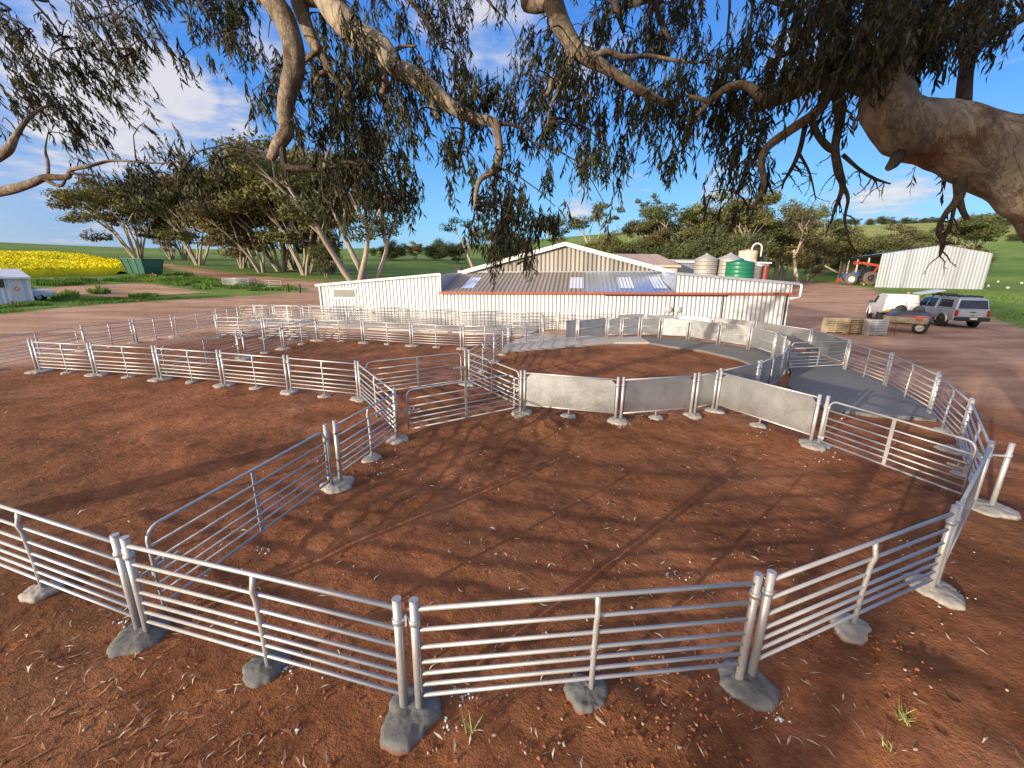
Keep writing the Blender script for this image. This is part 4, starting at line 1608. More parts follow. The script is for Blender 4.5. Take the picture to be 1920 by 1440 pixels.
def ring(x, w, z0, z1, wt=None, r=.07):
    wt = w if wt is None else wt
    return [(x, -w + .05, z0), (x, -w, z0 + .12), (x, -w - .015, (z0 + z1) * .5), (x, -wt, z1 - r), (x, -wt + r, z1), (x, wt - r, z1), (x, wt, z1 - r), (x, w + .015, (z0 + z1) * .5), (x, w, z0 + .12), (x, w - .05, z0)]


def tapered(name, prof, w0, w1, z0, z1, mat, parent, bevel=.04):
    """greenhouse: side profile (x, z) with the half width falling from w0 at z0 to w1 at z1"""
    hw = lambda z: w0 + (w1 - w0) * (z - z0) / (z1 - z0)
    n = len(prof)
    mb = MB()
    vs = [(x, -hw(z), z) for x, z in prof] + [(x, hw(z), z) for x, z in prof]
    fs = [tuple(range(n)), tuple(reversed(range(n, 2 * n)))] + [(i, i + n, (i + 1) % n + n, (i + 1) % n) for i in range(n)]
    mb.add(vs, fs)
    return mb.build(name, mat, parent, bevel), hw


def side_glass(prof, hw, parent, off=.008, name='side_window'):
    for s in (-1, 1):
        mb = MB()
        mb.add([(x, s * (hw(z) + off), z) for x, z in prof] + [(x, s * (hw(z) - .02), z) for x, z in prof],
               [tuple(range(len(prof))), tuple(reversed(range(len(prof), 2 * len(prof))))] + [(i, i + len(prof), (i + 1) % len(prof) + len(prof), (i + 1) % len(prof)) for i in range(len(prof))])
        mb.build(name, MAT['glass'], parent)


def arch(parent, x, y, r, mat):
    mb = MB()
    s = 1 if y > 0 else -1
    pts = [(x + r * math.cos(R(a)), y, .40 + r * math.sin(R(a))) for a in range(-8, 189, 14)]
    mb.tube(pts, .055, 8)
    mb.build('wheel_arch', mat, parent)
    mb = MB()
    mb.lathe([(0.01, 0), (r - .02, 0)], 20)
    mb.v = [(x + a, y - s * .02, .40 + b) for a, b, c in mb.v]
    mb.build('arch_lining', MAT['plastic_black'], parent)


def ute_base(t, paint, L0, L1, arches=True):
    w = .90
    secs = [ring(L0, w - .05, .52, 1.12), ring(L0 + .12, w, .46, 1.14), ring(-.9, w, .42, 1.13), ring(.9, w, .42, 1.13), ring(1.35, w, .42, 1.14), ring(L1 - .45, w - .02, .44, 1.10), ring(L1 - .12, w - .08, .48, 1.02), ring(L1, w - .22, .55, .90)]
    loft(secs).build('body', paint, t, .03)


cq = [at(1781, 613.5), at(1831, 618), at(1737, 601)]
vr = (cq[0] + cq[1]) / 2
fwdv = (cq[2] - cq[0])
su = thing('silver_ute', 'silver dual-cab ute with a matching canopy and black roof racks', 'ute', (0, 0, 0), math.atan2(fwdv.y, fwdv.x))
print('ute', [tuple(round(x,2) for x in q) for q in cq])
rear_ax = cq[0] + (cq[1] - cq[0]) * .5
d_ = fwdv.normalized()
su.location = (28.55, 28.9, 0)
su.rotation_euler.z = R(77)
ute_base(su, MAT['paint_silver'], -2.62, 2.62)
_, hw = tapered('cab', [(1.30, 1.10), (.55, 1.76), (.35, 1.80), (-.70, 1.80), (-.78, 1.10)], .87, .68, 1.10, 1.80, MAT['paint_silver'], su)
side_glass([(1.06, 1.17), (.56, 1.68), (.16, 1.70), (.16, 1.17)], hw, su)
side_glass([(.08, 1.17), (.08, 1.70), (-.62, 1.70), (-.66, 1.17)], hw, su)
_, hw2 = tapered('canopy', [(-.84, 1.12), (-.82, 1.82), (-2.30, 1.84), (-2.46, 1.78), (-2.58, 1.12)], .87, .72, 1.12, 1.84, MAT['paint_silver'], su, .05)
side_glass([(-1.0, 1.24), (-1.0, 1.68), (-2.05, 1.68), (-2.22, 1.24)], hw2, su)
mb = MB()
mb.add([(-2.592, -.76, 1.20), (-2.592, .76, 1.20), (-2.492, .66, 1.70), (-2.492, -.66, 1.70)], [(0, 1, 2, 3)])
mb.build('rear_window', MAT['glass'], su)
mb = MB()
mb.add([(1.235, -.80, 1.17), (1.235, .80, 1.17), (.70, .69, 1.65), (.70, -.69, 1.65)], [(0, 1, 2, 3)])
for k in range(4):
    a, b_, c2 = mb.v[k]
    mb.v[k] = (a + .015, b_, c2 + .012)
mb.build('windscreen', MAT['glass'], su)
mb = MB()
mb.box((-2.70, 0, .58), (.22, 1.72, .24))
mb.build('rear_bumper', MAT['plastic_black'], su, .04)
mb = MB()
mb.box((2.60, 0, .58), (.2, 1.5, .3))
mb.build('front_bumper', MAT['plastic_black'], su, .05)
mb = MB()
mb.box((-2.635, 0, .90), (.03, 1.30, .40))
tg = mb.build('tailgate', MAT['paint_silver'], su, .015)
mb = MB()
mb.box((-2.66, 0, 1.0), (.02, .26, .06))
mb.build('handle', MAT['plastic_black'], tg)
mb = MB()
mb.box((-2.655, 0, .80), (.01, .17, .05))
mb.build('badge', MAT['paint_blue'], tg)
for s in (-1, 1):
    mb = MB()
    mb.box((-2.60, s * .80, .92), (.09, .16, .36))
    mb.build('tail_lamp', MAT['lamp_red'], su, .02)
    mb = MB()
    mb.box((1.05, s * .98, 1.18), (.12, .2, .14))
    mb.build('mirror', MAT['plastic_black'], su, .03)
    for x in (1.6, -1.6):
        add_wheel(su, x, s * .82, .40, .27, MAT['rubber'], MAT['steel_dark'], .6)
        arch(su, x, s * .905, .47, MAT['paint_silver'])
    mb = MB()
    mb.box((-.0, s * .93, .44), (2.3, .12, .07))
    mb.build('side_step', MAT['plastic_black'], su)
mb = MB()
mb.box((-2.815, 0, .62), (.012, .37, .12))
mb.build('number_plate', MAT['plate'], su)
mb = MB()
for s in (-1, 1):
    mb.beam((.25, s * .55, 1.90), (-.6, s * .55, 1.90), .05, .05)
    mb.beam((-.95, s * .58, 1.92), (-2.2, s * .58, 1.92), .05, .05)
for x in (.2, -.2, -.55, -1.1, -1.6, -2.1):
    mb.beam((x, -.66, 1.90), (x, .66, 1.90), .07, .06)
for x, s in ((.2, 1), (.2, -1), (-.55, 1), (-.55, -1), (-1.1, 1), (-1.1, -1), (-2.1, 1), (-2.1, -1)):
    mb.beam((x, s * .56, 1.74), (x, s * .56, 1.9), .05, .05)
mb.box((-.1, 0, 1.95), (.5, .9, .1))
mb.build('roof_rack', MAT['plastic_black'], su)

# white ute with service canopy, lid open
wu = thing('white_ute', 'white work ute with a box canopy, its far side door raised like a wing', 'ute', (26.6, 30.6, 0), R(60))
ute_base(wu, MAT['paint_white'], -.75, 2.62)
_, hw = tapered('cab', [(1.35, 1.10), (.62, 1.76), (.42, 1.80), (-.45, 1.80), (-.60, 1.10)], .87, .68, 1.10, 1.80, MAT['paint_white'], wu)
side_glass([(1.10, 1.17), (.62, 1.68), (.10, 1.70), (.10, 1.17)], hw, wu)
mb = MB()
mb.add([(1.30, -.80, 1.18), (1.30, .80, 1.18), (.77, .69, 1.67), (.77, -.69, 1.67)], [(0, 1, 2, 3)])
mb.build('windscreen', MAT['glass'], wu)
tapered('box_canopy', [(-.62, .62), (-.50, .95), (-.66, 1.88), (-2.55, 1.90), (-2.78, 1.2), (-2.72, .80), (-2.2, .66)], .95, .80, .6, 1.9, MAT['paint_white'], wu, .06)
mb = MB()
mb.add([(-.75, -.80, 1.93), (-2.6, -.80, 1.93), (-2.6, -1.95, 2.20), (-.75, -1.95, 2.20), (-.75, -.80, 1.98), (-2.6, -.80, 1.98), (-2.6, -1.95, 2.25), (-.75, -1.95, 2.25)], [(0, 1, 2, 3), (4, 5, 6, 7), (0, 1, 5, 4), (1, 2, 6, 5), (2, 3, 7, 6), (3, 0, 4, 7)])
mb.build('side_lid', MAT['paint_white'], wu, .02)
mb = MB()
for s in (-1, 1):
    mb.cyl((-1.6 + s * .9, -.95, 1.35), (-1.6 + s * .9, -1.75, 2.15), .018, 6)
mb.build('lid_strut', MAT['steel_dark'], wu)
mb = MB()
for s in (-1, 1):
    mb.box((-2.765, s * .62, .86), (.04, .30, .13))
mb.build('tail_lamp', MAT['lamp_amber'], wu)
for s in (-1, 1):
    mb = MB()
    mb.box((-2.70, s * .80, 1.80), (.06, .07, .07))
    mb.build('marker_lamp', MAT['lamp_red'], wu)
mb = MB()
mb.box((-2.775, 0, .55), (.14, 1.6, .14))
mb.build('rear_bumper', MAT['steel_dark'], wu)
mb = MB()
mb.box((-2.80, 0, .72), (.02, .37, .12))
mb.build('number_plate', MAT['plate'], wu)
for s in (-1, 1):
    for x in (-1.0, -1.5):
        mb = MB()
        mb.box((-2.79 + (1.5 + x) * .0, s * (.25 + (x + 1.5) * .5), 1.15), (.03, .12, .10))
        mb.build('canopy_handle', MAT['galv_dull'], wu)
    mb = MB()
    mb.box((1.05, s * .99, 1.24), (.12, .22, .20))
    mb.build('mirror', MAT['plastic_black'], wu, .03)
    for x in (1.65, -1.55):
        add_wheel(wu, x, s * .80, .39, .26, MAT['rubber'], MAT['steel_dark'], .6)
        if x > 0:
            arch(wu, x, s * .905, .46, MAT['paint_white'])
mb = MB()
mb.box((-1.6, 0, .55), (2.2, 1.2, .14))
mb.build('chassis', MAT['steel_dark'], wu)
mb = MB()
mb.tube([(2.2, -.7, 1.0), (2.25, -.72, 2.5)], .012, 5)
mb.build('aerial', MAT['plastic_black'], wu)
mb = MB()
mb.box((-.75, -.6, 1.95), (.1, .1, .10))
mb.build('beacon', MAT['lamp_amber'], wu)

# trailer with its load
t0, t1 = at(1668, 622), at(1752, 629)
dv = (t0 - t1)
tl = thing('flat_trailer', 'low timber-sided trailer loaded with dark bundles beside the white ute', 'trailer', ((t0.x + t1.x) / 2 + .35, (t0.y + t1.y) / 2 + .9, 0), math.atan2(dv.y, dv.x))
LT = dv.length / 2
mb = MB()
mb.box((0, 0, .60), (2 * LT, 1.8, .08))
mb.build('deck', MAT['timber'], tl)
for s in (-1, 1):
    mb = MB()
    mb.box((0, s * .90, .76), (2 * LT, .05, .27))
    mb.build('side_board', MAT['timber'], tl)
mb = MB()
mb.box((-LT, 0, .76), (.05, 1.8, .27))
mb.box((LT, 0, .76), (.05, 1.8, .27))
mb.build('end_board', MAT['timber'], tl)
for s in (-1, 1):
    add_wheel(tl, -LT * .72, s * .78, .34, .22, MAT['rubber'], MAT['galv_dull'], .55)
    mb = MB()
    mb.box((-LT - .02, s * .7, .6), (.03, .2, .1))
    mb.build('tail_lamp', MAT['lamp_red'], tl)
mb = MB()
mb.beam((LT, 0, .5), (LT + 1.3, 0, .45), .1, .1)
mb.build('draw_bar', MAT['steel_dark'], tl)
tm = tl.matrix_basis


def on_trailer(x, y, z):
    return Matrix.Translation(tl.location) @ Matrix.Rotation(tl.rotation_euler.z, 4, 'Z') @ Vector((x, y, z))


for k, (x, lab) in enumerate(((LT * .35, 'dark blue wrapped bundle on the trailer, nearer the cab end'), (-LT * .45, 'dark blue wrapped bundle on the trailer, nearer the tail'))):
    b = thing('wrapped_bundle', lab, 'bundle', on_trailer(x, .15, .64), tl.rotation_euler.z)
    mb = MB()
    mb.add([(-.75, -.55, 0), (.75, -.55, 0), (.75, .55, 0), (-.75, .55, 0), (-.42, -.3, .55), (.45, -.3, .62), (.4, .3, .6), (-.4, .3, .55)], [(0, 1, 2, 3), (4, 5, 6, 7), (0, 1, 5, 4), (1, 2, 6, 5), (2, 3, 7, 6), (3, 0, 4, 7)])
    mb.build('wrapping', MAT['cloth_blue'], b, .08)
    mb = MB()
    mb.cyl((0, -.1, .6), (0, .3, .6), .26, 14)
    mb.build('reel', MAT['plastic_black'], b)
b = thing('hand_trolley', 'upright grey trolley frame between the two bundles on the trailer', 'trolley', on_trailer(-.1, .3, .64), tl.rotation_euler.z)
mb = MB()
mb.tube([(-.25, 0, 0), (-.25, .1, 1.0), (.25, .1, 1.0), (.25, 0, 0)], .03, 6)
mb.beam((-.25, .07, .6), (.25, .07, .6), .04, .04)
mb.beam((-.25, .04, .3), (.25, .04, .3), .04, .04)
mb.build('frame', MAT['galv_dull'], b)
b = thing('red_plank', 'bright red plank lying on the trailer side with a red flag', 'plank', on_trailer(-LT * .45, .93, .93), tl.rotation_euler.z)
mb = MB()
mb.box((0, 0, .03), (1.2, .07, .06))
mb.build('board', MAT['paint_red'], b)
mb = MB()
mb.box((-.15, .02, -.10), (.26, .02, .18))
mb.build('flag', MAT['paint_red'], b)

# white car beside the hut
cq = on_ground(84, 564.5)
wc = thing('white_car', 'white car half hidden behind the site hut', 'car', (cq.x - 2.0, cq.y - .2, cq.z), R(40))
secs = [ring(-2.2, .8, .45, .95), ring(-2.0, .86, .35, 1.0), ring(.9, .87, .3, .98), ring(1.9, .84, .32, .88), ring(2.2, .7, .42, .72)]
loft(secs).build('body', MAT['paint_white'], wc, .05)
_, hw = tapered('cabin', [(1.2, .92), (.5, 1.42), (-.9, 1.45), (-1.8, .97)], .83, .62, .9, 1.45, MAT['paint_white'], wc)
side_glass([(1.0, .98), (.45, 1.36), (-.85, 1.38), (-1.4, .99)], hw, wc)
mb = MB()
mb.add([(1.16, -.76, .96), (1.16, .76, .96), (.54, .62, 1.40), (.54, -.62, 1.40)], [(0, 1, 2, 3)])
mb.v = [(a + .02, b_, c2 + .02) for a, b_, c2 in mb.v]
mb.build('windscreen', MAT['glass'], wc)
for s in (-1, 1):
    for x in (1.35, -1.35):
        add_wheel(wc, x, s * .76, .32, .2, MAT['rubber'], MAT['galv_dull'])
    mb = MB()
    mb.box((2.08, s * .62, .68), (.16, .26, .14))
    mb.build('headlight', MAT['tank_white'], wc, .03)

# ------------------------------------------------------------------ green bin on wheels
gq = on_ground(273, 518)
gb = thing('field_bin', 'green steel field bin on a rusty wheeled frame beside the canola', 'bin', gq, R(-14))
sc = (gq - CAM).length / FPX
Wb, Hb = 37 * sc, 20 * sc
zb = 3.6 * sc
mb = MB()
mb.add([(-Wb * .42, -1.2, zb), (Wb * .42, -1.2, zb), (Wb * .42, 1.3, zb), (-Wb * .42, 1.3, zb), (-Wb * .5, -1.6, zb + Hb), (Wb * .5, -1.6, zb + Hb), (Wb * .5, 1.7, zb + Hb), (-Wb * .5, 1.7, zb + Hb)],
       [(0, 1, 2, 3), (4, 5, 6, 7), (0, 1, 5, 4), (1, 2, 6, 5), (2, 3, 7, 6), (3, 0, 4, 7)])
mb.build('hopper', MAT['bin_green'], gb)
mb = MB()
for s in (-1, 1):
    mb.beam((-Wb * .5, s * 1.66, zb + Hb), (Wb * .5, s * 1.66, zb + Hb), .08, .14)
for x in (-.5, -.17, .17, .5):
    mb.beam((x * Wb * .84, -1.22, zb), (x * Wb, -1.63, zb + Hb), .08, .1)
mb.build('rim_frame', MAT['bin_green'], gb)
mb = MB()
mb.beam((-Wb * .45, -.7, zb * .7), (Wb * .8, -.7, zb * .6), .12, .2)
mb.beam((-Wb * .45, .7, zb * .7), (Wb * .45, .7, zb * .7), .12, .2)
mb.beam((Wb * .62, -.7, zb * .6), (Wb * .62, -.7, zb * 1.6), .1, .1)
mb.build('chassis', MAT['rust'], gb)
for x in (-.1, .16):
    for s in (-1, 1):
        add_wheel(gb, x * Wb, s * .95, .36, .24, MAT['rubber'], MAT['rust'])

# ------------------------------------------------------------------ stacks of panels and timber
def lying_panel(q, z, rz, label, group, mat, L=2.3, Wd=1.0):
    o = thing('stacked_hurdle', label, 'fence panel', (q.x, q.y, q.z + z), rz, group)
    mb = MB()
    for k in range(6):
        y = -Wd / 2 + Wd * k / 5
        mb.tube([(-L / 2, y, .03), (L / 2, y, .03)], .022, 6)
    mb.build('rail', mat, o)
    for x in (-L / 2, 0, L / 2):
        mb = MB()
        mb.tube([(x, -Wd / 2, .03), (x, Wd / 2, .03)], .035, 6)
        mb.build('cross_tube', mat, o)
    return o


q = on_ground(450, 537)
for k in range(7):
    lying_panel(q, .06 + k * .15, R(-9 + random.uniform(-3, 3)), 'galvanised panel lying in the bluish stack on the far grass', 'panels stacked on the far grass', MAT['galv'], 3.6, 1.5)


def standing_stack(u0, u1, vb, vt, label, n, mat, name='stacked_hurdle', cat='fence panel', group='panels stacked by the trailer', rails=8):
    a, b = at(u0, vb), at(u1, vb)
    h = height_for((a + b) / 2, vt)
    d = b - a
    L = d.length
    for k in range(n):
        o = thing(name, label, cat, ((a.x + b.x) / 2 - d.y / L * k * .085, (a.y + b.y) / 2 + d.x / L * k * .085, 0), math.atan2(d.y, d.x), group)
        mb = MB()
        for j in range(rails):
            z = .08 + (h - .12) * j / (rails - 1)
            mb.box((0, 0, z), (L * .98, .04, (h - .12) / (rails - 1) * .62))
        mb.build('slat', mat, o)
        for x in (-.49, -.1, .49):
            mb = MB()
            mb.box((x * L, .035, h / 2), (.05, .04, h))
            mb.build('upright', MAT['timber'] if mat is not MAT['galv_dull'] else MAT['galv_dull'], o)


standing_stack(1549, 1590, 624, 597, 'yellowish slatted panel in the left stack beyond the race', 5, MAT['timber_pale'], group='left stack of slatted panels')
standing_stack(1591, 1625, 626, 598, 'yellowish slatted panel in the stack next to the steel sheets', 5, MAT['timber_pale'], group='right stack of slatted panels')
standing_stack(1627, 1661, 629, 600, 'grey steel slatted panel leaning in the stack beside the trailer', 5, MAT['galv_dull'], group='steel panels by the trailer', rails=9)
for (u, vb, vt, lab) in ((1600, 628, 602, 'narrow brown steel frame standing against the slatted stacks'), (1668, 628, 602, 'narrow brown steel frame standing at the trailer corner')):
    q = at(u, vb)
    h = height_for(q, vt)
    o = thing('steel_frame', lab, 'frame', (q.x, q.y, 0), R(-20))
    mb = MB()
    mb.tube([(-.2, 0, 0), (-.2, .08, h), (.2, .08, h), (.2, 0, 0)], .025, 6)
    for z in (.25, .5, .75):
        mb.tube([(-.2, .08 * z, h * z), (.2, .08 * z, h * z)], .018, 6)
    mb.build('tube_frame', MAT['rust'], o)

# tank stand seen beside the trees behind the shed
q = base_at(862, 66)
ts = thing('tank_stand', 'black box raised on two thin legs behind the shed', 'stand', q)
sc = 66 / FPX
mb = MB()
mb.box((0, 0, (509 - 490) * sc + .9), (11 * sc, 1.0, 10 * sc))
mb.build('box', MAT['plastic_black'], ts, .05)
for s in (-1, 1):
    mb = MB()
    mb.beam((s * 4 * sc, 0, -.3), (s * 4 * sc, 0, 17 * sc + .9), .12, .12)
    mb.build('leg', MAT['steel_dark'], ts)
mb = MB()
mb.lathe([(.01, .06), (.14, .05), (.18, 0), (.01, -.02)], 12)
mb.v = [(a, -.55 - c2, b_ + 16 * sc + .9) for a, b_, c2 in mb.v]
mb.build('white_lamp', MAT['trim_white'], ts)

# short fence posts on the left verge and beyond
fp = [(362, 520, 9, 'short dark fence post right of the green bin'), (397, 528, 10, 'short dark fence post beside the far red track'), (541, 547, 13, 'dark strainer post near the end of the far grass'), (563, 549, 14, 'thick weathered strainer post left of the white shed'),
      (481, 536, 8, 'thin fence post behind the stacked panels'), (223, 487, 7, 'far fence post at the top of the canola'), (162, 486, 7, 'far fence post along the canola skyline'), (1500, 535, 8, 'pale fence post on the paddock edge left of the auger'), (1462, 532, 7, 'pale fence post on the paddock edge below the white gum')]
for u, v, h, lab in fp:
    q = on_ground(u, v)
    sc = (q - CAM).length / FPX
    o = thing('fence_post', lab, 'post', q, random.uniform(0, 1), 'wooden fence posts')
    mb = MB()
    r = .05 if h < 12 else .11
    mb.tube([(0, 0, -.2), (random.uniform(-.03, .03), 0, h * sc)], [r, r * .85], 7)
    mb.build('post', MAT['timber'] if u > 1000 else MAT['steel_dark'], o)
q0, q1 = on_ground(484, 537), on_ground(528, 541)
o = thing('low_gate', 'low rusty wire gate lying along the far verge', 'gate', (q0 + q1) / 2, math.atan2(q1.y - q0.y, q1.x - q0.x))
L = (q1 - q0).length
mb = MB()
for z in (.15, .4, .65, .9):
    mb.tube([(-L / 2, 0, z), (L / 2, 0, z)], .025, 6)
for x in (-.5, 0, .5):
    mb.tube([(x * L, 0, 0), (x * L, 0, .95)], .035, 6)
mb.build('gate_frame', MAT['galv_dull'], o)

# sheep in the right hand paddock
for u, v, lab in ((1871, 530, 'white sheep grazing farthest up the right paddock'), (1853, 538, 'white sheep just right of the machinery shed wall'), (1889, 542, 'white sheep lowest in the right paddock'), (1915, 533, 'white sheep at the right edge of the paddock')):
    q = on_ground(u, v)
    o = thing('sheep', lab, 'sheep', q, random.uniform(-.5, .5), 'sheep in the right paddock')
    o.scale = (.42,) * 3
    mb = MB()
    mb.tube([(-.62, 0, .62), (-.5, 0, .66), (-.2, 0, .68), (.2, 0, .68), (.45, 0, .70), (.6, 0, .72), (.78, 0, .56), (.92, 0, .40)], [.08, .24, .30, .30, .26, .17, .11, .06], 10)
    for x in (-.38, .36):
        for s in (-.14, .14):
            mb.tube([(x, s, .5), (x + .02, s, .26), (x, s, 0)], [.075, .045, .035], 6)
    mb.build('body', MAT['sheep'], o)
# ------------------------------------------------------------------ bark and leaf materials
def bark_mat(name, a, b, stain, st_amt=.8, sc=3.0):
    t = NT(name)
    P = t.coord()
    s = t.scale(P, (1, 1, .55))
    n1 = t.noise(s, sc, 5, .6, .8)
    n2 = t.noise(s, sc * 4.5, 5, .65, .4)
    col = t.ramp(n1, [(.36, a), (.62, b)])
    col = t.mix(t.ramp(n2, [(.52, 0), (.70, .75)]), col, tuple(x * .55 for x in a))
    sm = t.ramp(t.noise(P, sc * .75, 6, .65, 1.2), [(.55, 0), (.64, 1)])
    col = t.mix(t.math('MULTIPLY', sm, st_amt), col, stain)
    ck = t.ramp(t.noise(t.scale(P, (1, 1, .35)), sc * 2.2, 8, .7, 2.5), [(.47, 0), (.5, 1), (.53, 0)])
    col = t.mix(t.math('MULTIPLY', ck, .05), col, tuple(x * .35 for x in a))
    t.set(col, .85, 0, .15)
    t.bump(t.math('SUBTRACT', t.math('ADD', t.math('MULTIPLY', n2, .8), n1), t.math('MULTIPLY', ck, .10)), .9, .04)
    return t.m


MAT['bark_limb'] = bark_mat('smooth_gum_bark', (.19, .17, .14), (.46, .38, .275), (.14, .068, .032), .7, 1.9)
MAT['bark_branch'] = bark_mat('branch_bark', (.15, .125, .095), (.33, .255, .175), (.11, .058, .03), .75, 4)
MAT['bark_far'] = bark_mat('pale_far_bark', (.27, .225, .175), (.52, .43, .33), (.24, .15, .10), .6, .5)
MAT['bark_dead'] = bark_mat('dead_twig_bark', (.055, .042, .034), (.12, .09, .066), (.04, .026, .02), .5, 8)
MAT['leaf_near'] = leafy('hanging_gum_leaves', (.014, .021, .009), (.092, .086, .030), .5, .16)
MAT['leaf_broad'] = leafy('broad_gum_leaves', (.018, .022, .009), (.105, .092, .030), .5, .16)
MAT['leaf_far_a'] = leafy('far_olive_leaves', (.060, .066, .022), (.215, .195, .062), .7, .15, .8)
MAT['leaf_far_b'] = leafy('far_dark_leaves', (.036, .050, .022), (.135, .145, .050), .7, .15, .7)
MAT['leaf_far_c'] = leafy('far_bronze_leaves', (.080, .066, .028), (.26, .20, .078), .7, .15, .8)


def smooth_path(pts, n=6):
    """Catmull-Rom through (Vector, radius) points"""
    P_ = [Vector((*p, r)) for p, r in pts]
    P_ = [P_[0] * 2 - P_[1]] + P_ + [P_[-1] * 2 - P_[-2]]
    out = []
    for i in range(1, len(P_) - 2):
        a, b, c, d = P_[i - 1:i + 3]
        for k in range(n):
            t = k / n
            out.append(.5 * ((2 * b) + (c - a) * t + (2 * a - 5 * b + 4 * c - d) * t * t + (3 * b - a - 3 * c + d) * t ** 3))
    out.append(P_[-2])
    return [(Vector(q[:3]), max(q[3], .002)) for q in out]


def limb_mesh(path, n=14, lump=.08, f=3.0):
    mb = MB()
    pts = [p for p, r in path]
    mb.tube(pts, [r for p, r in path], n)
    if lump:
        for i, v in enumerate(mb.v):
            j = min(i // n, len(path) - 1)
            p, r = path[j]
            v = Vector(v)
            k = 1 + lump * (mnoise.noise(v * f) * 1.6 + .7 * mnoise.noise(v * f * 2.7))
            mb.v[i] = tuple(p + (v - p) * k)
    return mb


BR = []     # samples of all near branches: (u, v, depth, tree, point)


def px_branch(tree, pts, mat, name='branch', n=12, lump=.08, pre=(), sub=5, reg=True):
    """pts: (u, v, depth, width in photo pixels); pre: world points with radius that lead to it"""
    path = [(Vector(p), r) for p, r in pre]
    for u, v, d, w in pts:
        path.append((at_depth(u, v, d), w * .5 * d / FPX))
    sp = smooth_path(path, sub)
    o = limb_mesh(sp, n, lump, 3.5).build(name, mat, tree)
    if reg:
        for p, r in sp:
            z = (p - CAM).dot(FWD)
            if z > .8:
                u, v = proj(p)
                BR.append((u, v, z, tree.name, p))
    return sp


def twigs(tree, sp, n, L, mat, down=.5, r=.012, only=None, name='twig_spray'):
    """bare forked side twigs along a branch"""
    mb = MB()
    for _ in range(n):
        p, r0 = random.choice(sp[len(sp) // 3:] if only is None else sp[only[0]:only[1]])
        q, rr = p.copy(), min(r, r0 * .6)
        d = Vector((random.gauss(0, 1), random.gauss(0, .6), random.gauss(-down, .5))).normalized()
        path = [q.copy()]
        m = random.randint(4, 7)
        for k in range(m):
            d = (d + Vector((random.gauss(0, .38), random.gauss(0, .3), random.gauss(-down * .25, .3)))).normalized()
            q = q + d * L / m * random.uniform(.6, 1.3)
            path.append(q.copy())
            if random.random() < .6:
                e = (d + Vector((random.gauss(0, .9), random.gauss(0, .5), random.gauss(0, .7)))).normalized()
                g = q + e * L * .18 * random.uniform(.4, 1.2)
                mb.tube([q, (q + g) / 2 + Vector((random.gauss(0, .01), 0, random.gauss(0, .01))), g], [rr * .5, rr * .35, rr * .2], 5, cap=False)
        mb.tube(path, [rr * (1 - .75 * k / m) for k in range(m + 1)], 5, cap=False)
    o = mb.build(name, mat, tree)
    o['kind'] = 'stuff'
    return o


gum = thing('overhanging_gum_tree', 'large old gum tree whose thick mottled limb and leafy branches overhang the yards', 'tree', (4.9, 2.0, 0))
gum_l = thing('overhanging_gum_tree', 'gum tree whose slender boughs and hanging leaves reach in at the upper left', 'tree', (-8.6, 3.4, 0))


def rel(tree, o):
    """keep world coordinates of a mesh that was built in world space under a placed root"""
    for ch in tree.children:
        ch.matrix_parent_inverse = Matrix.Translation(tree.location).inverted()


# main limb from the trunk that stands just outside the frame
trunk_pre = [((5.1, 1.85, -.15), .46), ((4.95, 1.95, .6), .40), ((4.72, 2.05, 1.4), .36), ((4.35, 2.2, 2.1), .33)]
limb = px_branch(gum, [(2035, 425, 2.95, 142), (1950, 338, 3.0, 136), (1872, 290, 3.05, 127), (1795, 264, 3.1, 114), (1735, 247, 3.15, 104), (1694, 234, 3.15, 96), (1668, 205, 3.15, 88), (1666, 150, 3.2, 76), (1680, 85, 3.25, 60), (1686, 0, 3.3, 50), (1670, -90, 3.35, 44)],
                 MAT['bark_limb'], 'trunk', 28, .10, trunk_pre, 7)
# upper stem behind and above the viewer, from which the hanging branches come
stem = [(Vector(p), r) for p, r in [((4.9, 1.95, .9), .30), ((4.5, 1.2, 2.6), .28), ((3.7, .2, 4.6), .25), ((2.4, -.2, 6.2), .21), ((.6, .2, 7.0), .17), ((-1.4, .6, 7.4), .13)]]
limb_mesh(smooth_path(stem, 5), 14, .08).build('trunk', MAT['bark_limb'], gum)
px = lambda *a, **k: px_branch(gum, *a, **k)
px([(1672, 165, 3.15, 60), (1620, 148, 3.2, 52), (1560, 138, 3.3, 44), (1510, 158, 3.4, 34), (1470, 178, 3.5, 30), (1440, 188, 3.5, 24), (1415, 170, 3.55, 17), (1395, 160, 3.6, 16), (1368, 163, 3.6, 14), (1340, 182, 3.65, 12), (1322, 200, 3.7, 9), (1305, 218, 3.7, 6)], MAT['bark_branch'])
px([(1335, 190, 3.65, 9), (1310, 185, 3.7, 8), (1292, 180, 3.75, 6)], MAT['bark_branch'])
px([(1455, 190, 3.5, 16), (1425, 202, 3.5, 12), (1410, 205, 3.5, 8)], MAT['bark_branch'])
b2 = px([(1560, 155, 3.3, 26), (1535, 205, 3.3, 19), (1480, 245, 3.35, 16), (1440, 275, 3.4, 14), (1428, 300, 3.4, 12), (1432, 345, 3.4, 9), (1420, 375, 3.4, 6), (1405, 392, 3.45, 3)], MAT['bark_branch'])
b3 = px([(1570, 165, 3.25, 24), (1575, 220, 3.25, 17), (1566, 275, 3.25, 14), (1572, 320, 3.2, 16), (1580, 350, 3.2, 10), (1566, 390, 3.2, 6), (1558, 418, 3.2, 4)], MAT['bark_dead'])
b4 = px([(1520, 215, 3.3, 14), (1532, 250, 3.3, 12), (1552, 275, 3.25, 13), (1570, 285, 3.25, 12)], MAT['bark_dead'])
